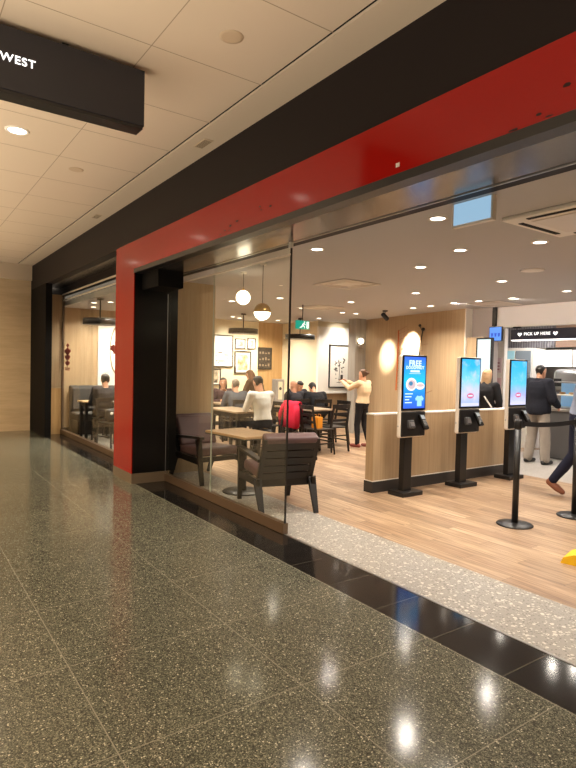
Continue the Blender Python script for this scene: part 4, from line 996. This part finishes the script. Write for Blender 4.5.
# ------------------------------------------------------------------ loose things in the dining area
def drape(label, x, y, a, m, cat):
    t = thing('coat', label, cat, (x, y, 0), a)
    b = B()
    n = 10; rings = []
    prof = [(-0.33,0.42),(-0.345,0.60),(-0.335,0.80),(-0.30,0.893),(-0.25,0.90),(-0.222,0.85),(-0.20,0.68)]
    for i in range(n+1):
        x_ = -0.23+0.46*i/n; wv = 0.012*math.sin(i*2.1)
        outer = [V((x_, py+wv*0.6-0.012, pz+0.014+0.02*math.sin(i*1.3)*(1 if k in (0,6) else 0))) for k, (py, pz) in enumerate(prof)]
        inner = [V((x_, py+wv*0.6+(0.006 if k < 3 else (0.0 if k == 3 else -0.004)), pz-(0.006 if 2 < k < 5 else 0))) for k, (py, pz) in enumerate(prof)]
        rings.append(outer+inner[::-1])
    b.sm().loft(rings); b.obj('coat_body', m, t)
    for s in (-1, 1):
        b = B().sm(); b.tube([(s*0.20,-0.335,0.84),(s*0.26,-0.36,0.66),(s*0.25,-0.35,0.45)], [0.05,0.06,0.045], 10, 0.7); b.obj('sleeve', m, t)
    return t
drape('red coat hung over a dining chair back below the dark haired pair', -8.38, 6.28, 0, redcoat, 'coat')
t = thing('paper_bag', 'small orange bag standing on a chair by the long table', 'bag', (-7.92, 6.22, 0.457))
b = B(); b.loft([[V(p) for p in ((-.09,-.055,z*1.0),(.09,-.055,z),(.09,.055,z),(-.09,.055,z))] for z in (0.0,0.10,0.2)]); b.obj('bag_body', mat('bag_orange', rgb(226,146,30), 0.6), t)
for y in (-0.05, 0.05): B().tube([(-0.04,y,0.19),(-0.035,y,0.245),(0.035,y,0.245),(0.04,y,0.19)], 0.004, 6).obj('handle', mat('bag_orange', rgb(226,146,30), 0.6), t)
t = thing('counter_box', 'upright grey box with a round black mark on the long dining table', 'box', (-9.48, 6.42, 0.75))
B().b2(-0.08, 0.08, -0.10, 0.10, 0.0, 0.53, 0.01).obj('box_body', mat('box_grey', rgb(160,152,146), 0.5), t)
B().box((0.0815,0.0,0.30), (0.003,0.10,0.36), None, 0.001).obj('front_plate', m_cream, t)
B().tube([(0.082,0.0,0.34),(0.085,0.0,0.34)], 0.032, 16).obj('round_mark', m_black, t)
def cup(x, y, z, label):
    t = thing('paper_cup', label, 'cup', (x, y, z), 0, 'paper cups on the dining tables')
    B().sm().lathe([(0.0005,0),(0.028,0),(0.038,0.10),(0.0005,0.10)]).obj('cup_body', m_white, t)
    B().sm().lathe([(0.0005,0.098),(0.041,0.098),(0.039,0.112),(0.0005,0.112)]).obj('lid', m_offwhite, t)
cup(-8.55, 5.25, 0.75, 'white paper cup beside the man in the white shirt')
cup(-10.45, 5.75, 0.75, 'white paper cup between the plum and grey dressed people')
cup(-10.1, 7.6, 0.75, 'white paper cup between the two people leaning together')
t = thing('paper_tray', 'white paper sheet lying on the table of the leaning pair', 'paper', (-9.95, 7.55, 0.75))
B().box((0,0,0.003), (0.30,0.21,0.004), Matrix.Rotation(0.3,4,'Z')).obj('sheet', m_white, t)

# ------------------------------------------------------------------ left bay: sofa, table, window decals
sofa_m = mat('grey_sofa_fabric', rgb(72,68,64), 0.8, bump=0.2, bscale=80)
t = thing('booth_sofa', 'dark grey booth sofa against the oak wall inside the left window', 'sofa', (-12.15, 3.85, 0))
B().b2(-0.60, -0.42, -0.70, 0.75, 0.02, 1.02, 0.03).obj('backrest', sofa_m, t)
B().b2(-0.42, 0.12, -0.70, 0.75, 0.30, 0.46, 0.03).obj('seat', sofa_m, t)
B().b2(-0.42, 0.08, -0.68, 0.73, 0.02, 0.30).obj('plinth', m_chair, t)
for y0, y1 in ((-0.68,0.0),(0.03,0.73)): B().b2(-0.44, -0.36, y0, y1, 0.50, 0.98, 0.03).obj('back_cushion', sofa_m, t)
dining_table(-11.95, -11.45, 3.12, 3.72, 'square table between the booth sofa and the man behind the left window', 0.75, m_table)
c = copy_tree(c0); c.location = (-10.25, 3.32, 0); c.rotation_euler = (0,0,math.radians(20)-PI/2); c['label'] = 'black dining chair behind the left window with a bag on it'; c['group'] = 'black dining chairs'
t = thing('shoulder_bag', 'dark bag with pale blossom pattern on a chair behind the left window', 'bag', (-10.25, 3.32, 0.457), 1.8)
b = B().sm(); b.box((0,0,0.12), (0.30,0.16,0.24), None, 0.06, 4); b.obj('bag_body', mat('bag_dark', rgb(44,38,34), 0.7), t)
b = B().sm()
for p in ((-.08,-.082,.16),(.05,-.082,.18),(.0,-.082,.09),(.10,-.082,.10)): b.ball(p, (0.032,0.006,0.028), 10, 8)
b.obj('blossoms', m_white, t)
B().tube([(-0.12,0,0.2),(-0.06,0,0.36),(0.06,0,0.36),(0.12,0,0.2)], 0.009, 8).obj('strap', m_black, t)
decal_m = mat('decal_red', rgb(150,62,58), 0.7); decal_p = mat('decal_pale', rgb(206,186,160), 0.7)
def leaf(cx, cz, s):
    pts = [(0,1),(0.18,0.62),(0.38,0.72),(0.32,0.3),(0.62,0.52),(0.66,0.36),(0.95,0.30),(0.84,0.12),(0.98,0.0),(0.52,-0.34),(0.58,-0.52),(0.08,-0.45),(0.06,-0.95)]
    pts = pts+[(-x, z) for x, z in pts[::-1] if x != 0]
    return [(cx+x*s*2.4, cz+z*s) for x, z in pts]
t = thing('window_decal', 'column of small red leaves with pale text lines stuck on the left bay glass', 'decal', (0,0,0))
b = B()
for cz, s in ((1.86,0.055),(1.74,0.11),(1.62,0.10),(1.50,0.085)): b.prism(leaf(-12.12, cz, s), 1, 2.9630, 2.9645)
b.obj('leaves', decal_m, t)
b = B()
for k, z in enumerate((1.39,1.355)): b.b2(-12.34+0.03*k, -11.90-0.03*k, 2.9630, 2.9645, z, z+0.018)
b.obj('text_lines', decal_m, t)
t = thing('window_decal', 'large pale round emblem stuck on the left bay glass beside the red pillar', 'decal', (0,0,0))
b = B(); b.torus((-8.98,2.9638,1.74), 0.38, 0.02, 1, 40, 6)
for v in b.bm.verts: v.co.y = 2.9638+(v.co.y-2.9638)*0.03
b.obj('ring', decal_p, t)
b = B(); b.prism(leaf(-8.98, 1.76, 0.16), 1, 2.9630, 2.9645); b.obj('leaf', decal_m, t)

# ------------------------------------------------------------------ kitchen and pick-up counter
t = thing('hanging_sign', 'dark navy hanging sign reading PICK UP HERE above the pick up counter', 'sign', (0, 9.05, 0))
B().b2(-5.97, -4.25, -0.05, 0.05, 2.105, 2.285, 0.012).obj('panel', mat('sign_navy', rgb(26,28,48), 0.35), t)
B().b2(-5.95, -4.27, -0.045, 0.045, 2.085, 2.105).obj('light_strip', mat('strip_glow', (1,1,1,1), 0.4, emit=(1,0.97,0.95,1), estr=1.3), t)
lett = mat('sign_letters', (1,1,1,1), 0.5)
text_obj('lettering', 'PICK UP HERE', 0.070, lett, t, frame_axes((1,0,0),(0,0,1),(-5.47,-0.053,2.20)), 0.0014)
for x in (-5.79, -5.14):
    b = B(); q = 0.8; b.prism([(x+px_*q, 2.198+pz_*q) for px_, pz_ in ((0,-0.045),(0.05,0.005),(0.045,0.03),(0.022,0.035),(0,0.02),(-0.022,0.035),(-0.045,0.03),(-0.05,0.005))], 1, -0.0535, -0.0505); b.obj('heart', lett, t)
for x in (-5.88, -4.45):
    B().cyl((x,0,2.28), (x,0,2.33), 0.008, n=8).obj('rod', m_black, t)
    B().sm().lathe([(0.0005,2.312),(0.07,2.312),(0.07,2.335),(0.0005,2.335)], (x,0,0)).obj('ceiling_rose', m_black, t)
t = thing('menu_screen', 'tall bright white screen in black frame behind the woman in black coat', 'screen', (0,0,0))
B().b2(-6.46, -6.13, 8.70, 8.76, 0.92, 2.14, 0.004).obj('frame', m_black, t)
B().b2(-6.43, -6.16, 8.697, 8.70, 0.95, 2.11).obj('screen', mat('white_screen', (0,0,0,1), 0.4, emit=lin((0.86,0.93,0.93))+(1,), estr=1.0), t)
B().b2(-6.46, -6.42, 8.76, 8.80, 1.2, 1.8).obj('bracket', m_black, t)
t = thing('blue_sign', 'small blue lit sign hanging beside the white tall screen', 'sign', (0,0,0))
B().b2(-6.34, -6.08, 8.90, 8.94, 2.085, 2.345, 0.003).obj('case', m_black, t)
B().b2(-6.33, -6.09, 8.897, 8.90, 2.095, 2.335).obj('screen', mat('sign_blue', (0,0,0,1), 0.4, emit=lin((0.36,0.56,0.92))+(1,), estr=1.0), t)
b = B()
for k in range(3): b.prism([(-6.30+0.07*k,2.23),(-6.25+0.07*k,2.23),(-6.26+0.07*k,2.17),(-6.29+0.07*k,2.16)], 1, 8.8955, 8.897)
b.obj('marks', mat('sign_blue_dark', (0,0,0,1), 0.4, emit=lin((0.16,0.30,0.72))+(1,), estr=1.0), t)
for k, (z0, z1, lab) in enumerate(((1.52,1.80,'upper pale notice on the white wall right of the tall screen'),(1.12,1.42,'lower pale pink notice on the white wall right of the tall screen'))):
    t = thing('notice', lab, 'notice', (0,0,0))
    B().b2(-6.74, -6.46, 9.485, 9.50, z0, z1).obj('sheet', mat('notice_%d' % k, rgb(226,206-14*k,208-14*k), 0.5), t)
    b = B()
    for j in range(3): b.b2(-6.70, -6.50, 9.484, 9.486, z0+0.05+0.06*j, z0+0.075+0.06*j)
    b.obj('text_lines', mat('notice_ink', rgb(170,110,120), 0.6), t)
# back wall: ribbed tiles, glazed fridge, bright lightbox
struct('wall_back', B().b2(-7.45, -6.30, 11.0, 11.1, 2.05, SZ), mat('ribbed_grey', rgb(160,158,166), 0.4))
b = B()
for k in range(19): b.b2(-7.42+k*0.058, -7.395+k*0.058, 10.985, 11.0, 2.05, SZ)
struct('trim_24', b, mat('rib_light', rgb(196,194,200), 0.4))
struct('wall_back', B().b2(-6.30, 3.5, 11.05, 11.15, 2.06, SZ), mat('warm_bulkhead', rgb(214,180,156), 0.5))
t = thing('display_fridge', 'tall glazed fridge with blue tinted shelves behind the furthest kiosk', 'fridge', (0,0,0))
B().b2(-7.24, -6.46, 10.52, 10.98, 0.0, 2.03, 0.006).obj('cabinet', m_white, t)
for x0, x1, c in ((-7.20,-6.87,rgb(150,196,208)),(-6.83,-6.50,rgb(128,136,142))):
    d_ = B().b2(x0, x1, 10.505, 10.52, 0.45, 1.97).obj('door', mat('fridge_%d' % int(-x0*100), c, 0.12, emit=c, estr=0.25), t)
    for k in range(5): B().b2(x0+0.01, x1-0.01, 10.500, 10.505, 0.7+k*0.26, 0.715+k*0.26).obj('shelf_edge', m_steel, d_)
    B().cyl((x1-0.02,10.49,1.0), (x1-0.02,10.49,1.5), 0.008, n=8).obj('handle', m_steel, d_)
for k, (x0, x1) in enumerate(((-6.68,-5.90),(-5.88,-5.10),(-5.08,-4.30))):
    t = thing('menu_lightbox', ('leftmost','middle','rightmost')[k]+' bright white menu lightbox on the kitchen back wall', 'menu board', (0,0,0), 0, 'menu lightboxes')
    B().b2(x0, x1, 10.96, 11.05, 1.66, 2.0, 0.004).obj('case', m_white, t)
    B().b2(x0+0.008, x1-0.008, 10.955, 10.96, 1.67, 1.99).obj('lit_panel', m_led, t)
# back counter with machines
t = thing('back_counter', 'steel back counter along the kitchen wall', 'counter', (0,0,0))
B().b2(-6.40, -2.0, 10.55, 11.05, 0.88, 0.93, 0.004).obj('worktop', m_steel, t)
B().b2(-6.38, -2.0, 10.60, 11.04, 0.02, 0.88).obj('cabinet', mat('cab_grey', rgb(190,186,184), 0.4), t)
t = thing('coffee_machine', 'rounded grey coffee machine on the back counter beside the man in the blazer', 'coffee machine', (-5.85, 10.78, 0.93))
b = B().sm(); b.box((0,0,0.45), (0.50,0.34,0.46), None, 0.10, 5); b.obj('body', m_steel, t)
B().b2(-0.23, 0.23, -0.16, 0.16, 0.0, 0.24, 0.01).obj('base', mat('machine_grey', rgb(120,116,120), 0.35, metal=0.5), t)
B().sm().tube([(0.24,-0.1,0.30),(0.33,-0.12,0.42),(0.36,-0.12,0.60),(0.28,-0.10,0.66)], 0.03, 12).obj('spout', m_steel, t)
B().b2(-0.2, -0.05, -0.185, -0.17, 0.35, 0.5).obj('panel', m_black, t)
t = thing('brewer', 'squarish white brewer with dark window on the back counter further right', 'coffee machine', (-5.15, 10.80, 0.93))
B().b2(-0.28, 0.28, -0.18, 0.18, 0.0, 0.58, 0.02).obj('body', m_white, t)
B().b2(-0.22, 0.22, -0.19, -0.178, 0.32, 0.48).obj('window', mat('brewer_window', rgb(150,160,150), 0.2), t)
B().b2(-0.20, 0.20, -0.24, -0.18, 0.03, 0.06).obj('drip_tray', m_steel, t)
# front counter and pastry case
t = thing('pickup_counter', 'dark grey pick up counter in front of the man in the blazer', 'counter', (0,0,0))
B().b2(-5.70, 0.5, 9.72, 10.25, 0.02, 0.86).obj('cabinet', mat('counter_grey', rgb(92,90,90), 0.45), t)
B().b2(-5.72, 0.52, 9.68, 10.28, 0.86, 0.90, 0.006).obj('worktop', m_steel, t)
B().b2(-5.68, 0.5, 9.74, 10.24, 0.0, 0.02).obj('plinth', m_skirt, t)
t = thing('pastry_case', 'glass pastry case with blue lit shelf on the pick up counter', 'display case', (0,0,0.90))
B().b2(-5.66, -3.6, 9.76, 10.2, 0.0, 0.03).obj('floor_panel', m_steel, t)
B().b2(-5.66, -3.6, 9.78, 10.2, 0.24, 0.255).obj('shelf', m_white, t)
B().b2(-5.66, -3.6, 10.18, 10.2, 0.03, 0.46).obj('back_panel', mat('case_blue', rgb(150,190,222), 0.3, emit=lin((0.5,0.68,0.86))+(1,), estr=0.35), t)
b = B(); b.prism([(9.74,0.03),(9.745,0.03),(9.905,0.46),(9.90,0.46)], 0, -5.66, -3.6); b.obj('front_glass', m_glass, t)
B().b2(-5.67, -3.59, 9.89, 10.21, 0.46, 0.485, 0.004).obj('top', m_steel, t)
for x in (-5.66, -3.62): B().bar((x+0.01,9.745,0.03), (x+0.01,9.90,0.46), 0.02, 0.02).obj('end_post', m_steel, t)
random.seed(31)
pc = [rgb(196,140,78), rgb(214,170,120), rgb(120,70,44), rgb(226,206,190)]
for k in range(10):
    x = -5.52+0.17*k; r_ = 0.045
    o = B().sm().torus((0,0,0.022), 0.034, 0.02, 2, 20, 8).obj('doughnut', mat('dough_%d' % (k % 4), pc[k % 4], 0.6), None, (x, 9.98, 0.90+0.256))
    tag(o, 'small glazed doughnut on the pastry case shelf', 'doughnut', 'doughnuts in the pastry case')
t = thing('paper_pack', 'stack of white and pink cups packs on the counter beside the blazer man', 'packaging', (-5.10, 9.72, 0.90))
t.location = (-3.45, 9.95, 0.90)
B().b2(-0.08, 0.08, -0.08, 0.08, 0.0, 0.16, 0.004).obj('lower_pack', m_white, t)
B().b2(-0.07, 0.07, -0.07, 0.07, 0.16, 0.30, 0.004).obj('upper_pack', mat('pack_pink', rgb(206,160,160), 0.6), t)

# ------------------------------------------------------------------ camera, world, view
f = 565.0; pitch = math.atan(18/f); roll = math.radians(1.36); yaw = math.radians(144.9)
F0 = V((math.cos(yaw), math.sin(yaw), 0)); R0 = V((math.sin(yaw), -math.cos(yaw), 0)); U0 = V((0,0,1))
F = F0*math.cos(pitch)-U0*math.sin(pitch); U = U0*math.cos(pitch)+F0*math.sin(pitch)
Rc = R0*math.cos(roll)+U*math.sin(roll); Uc = U*math.cos(roll)-R0*math.sin(roll)
cam = bpy.data.cameras.new('camera'); cam.sensor_fit = 'VERTICAL'; cam.sensor_height = 24.0; cam.sensor_width = 18.0; cam.lens = f/768*24.0
cam.clip_start = 0.05
co = bpy.data.objects.new('camera', cam); COL.objects.link(co)
co.matrix_world = Matrix(((Rc.x,Uc.x,-F.x,0),(Rc.y,Uc.y,-F.y,0),(Rc.z,Uc.z,-F.z,1.55),(0,0,0,1)))
S.camera = co
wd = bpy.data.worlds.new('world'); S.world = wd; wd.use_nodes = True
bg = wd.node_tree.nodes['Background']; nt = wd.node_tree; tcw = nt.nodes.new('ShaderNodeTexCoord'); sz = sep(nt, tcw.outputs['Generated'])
# added light: background made bright from below to light the corridor ceiling, dim above
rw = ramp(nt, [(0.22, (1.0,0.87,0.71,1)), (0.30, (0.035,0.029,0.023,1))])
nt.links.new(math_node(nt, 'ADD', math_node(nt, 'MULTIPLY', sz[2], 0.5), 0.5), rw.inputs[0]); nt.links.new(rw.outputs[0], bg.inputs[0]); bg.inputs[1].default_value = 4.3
S.view_settings.view_transform = 'Standard'; S.view_settings.look = 'None'; S.view_settings.gamma = 1.0; S.view_settings.use_curve_mapping = False
S.view_settings.exposure = 0.5
S.cycles.max_bounces = 8; S.cycles.transparent_max_bounces = 12; S.cycles.sample_clamp_indirect = 4.0
S.cycles.use_denoising = True
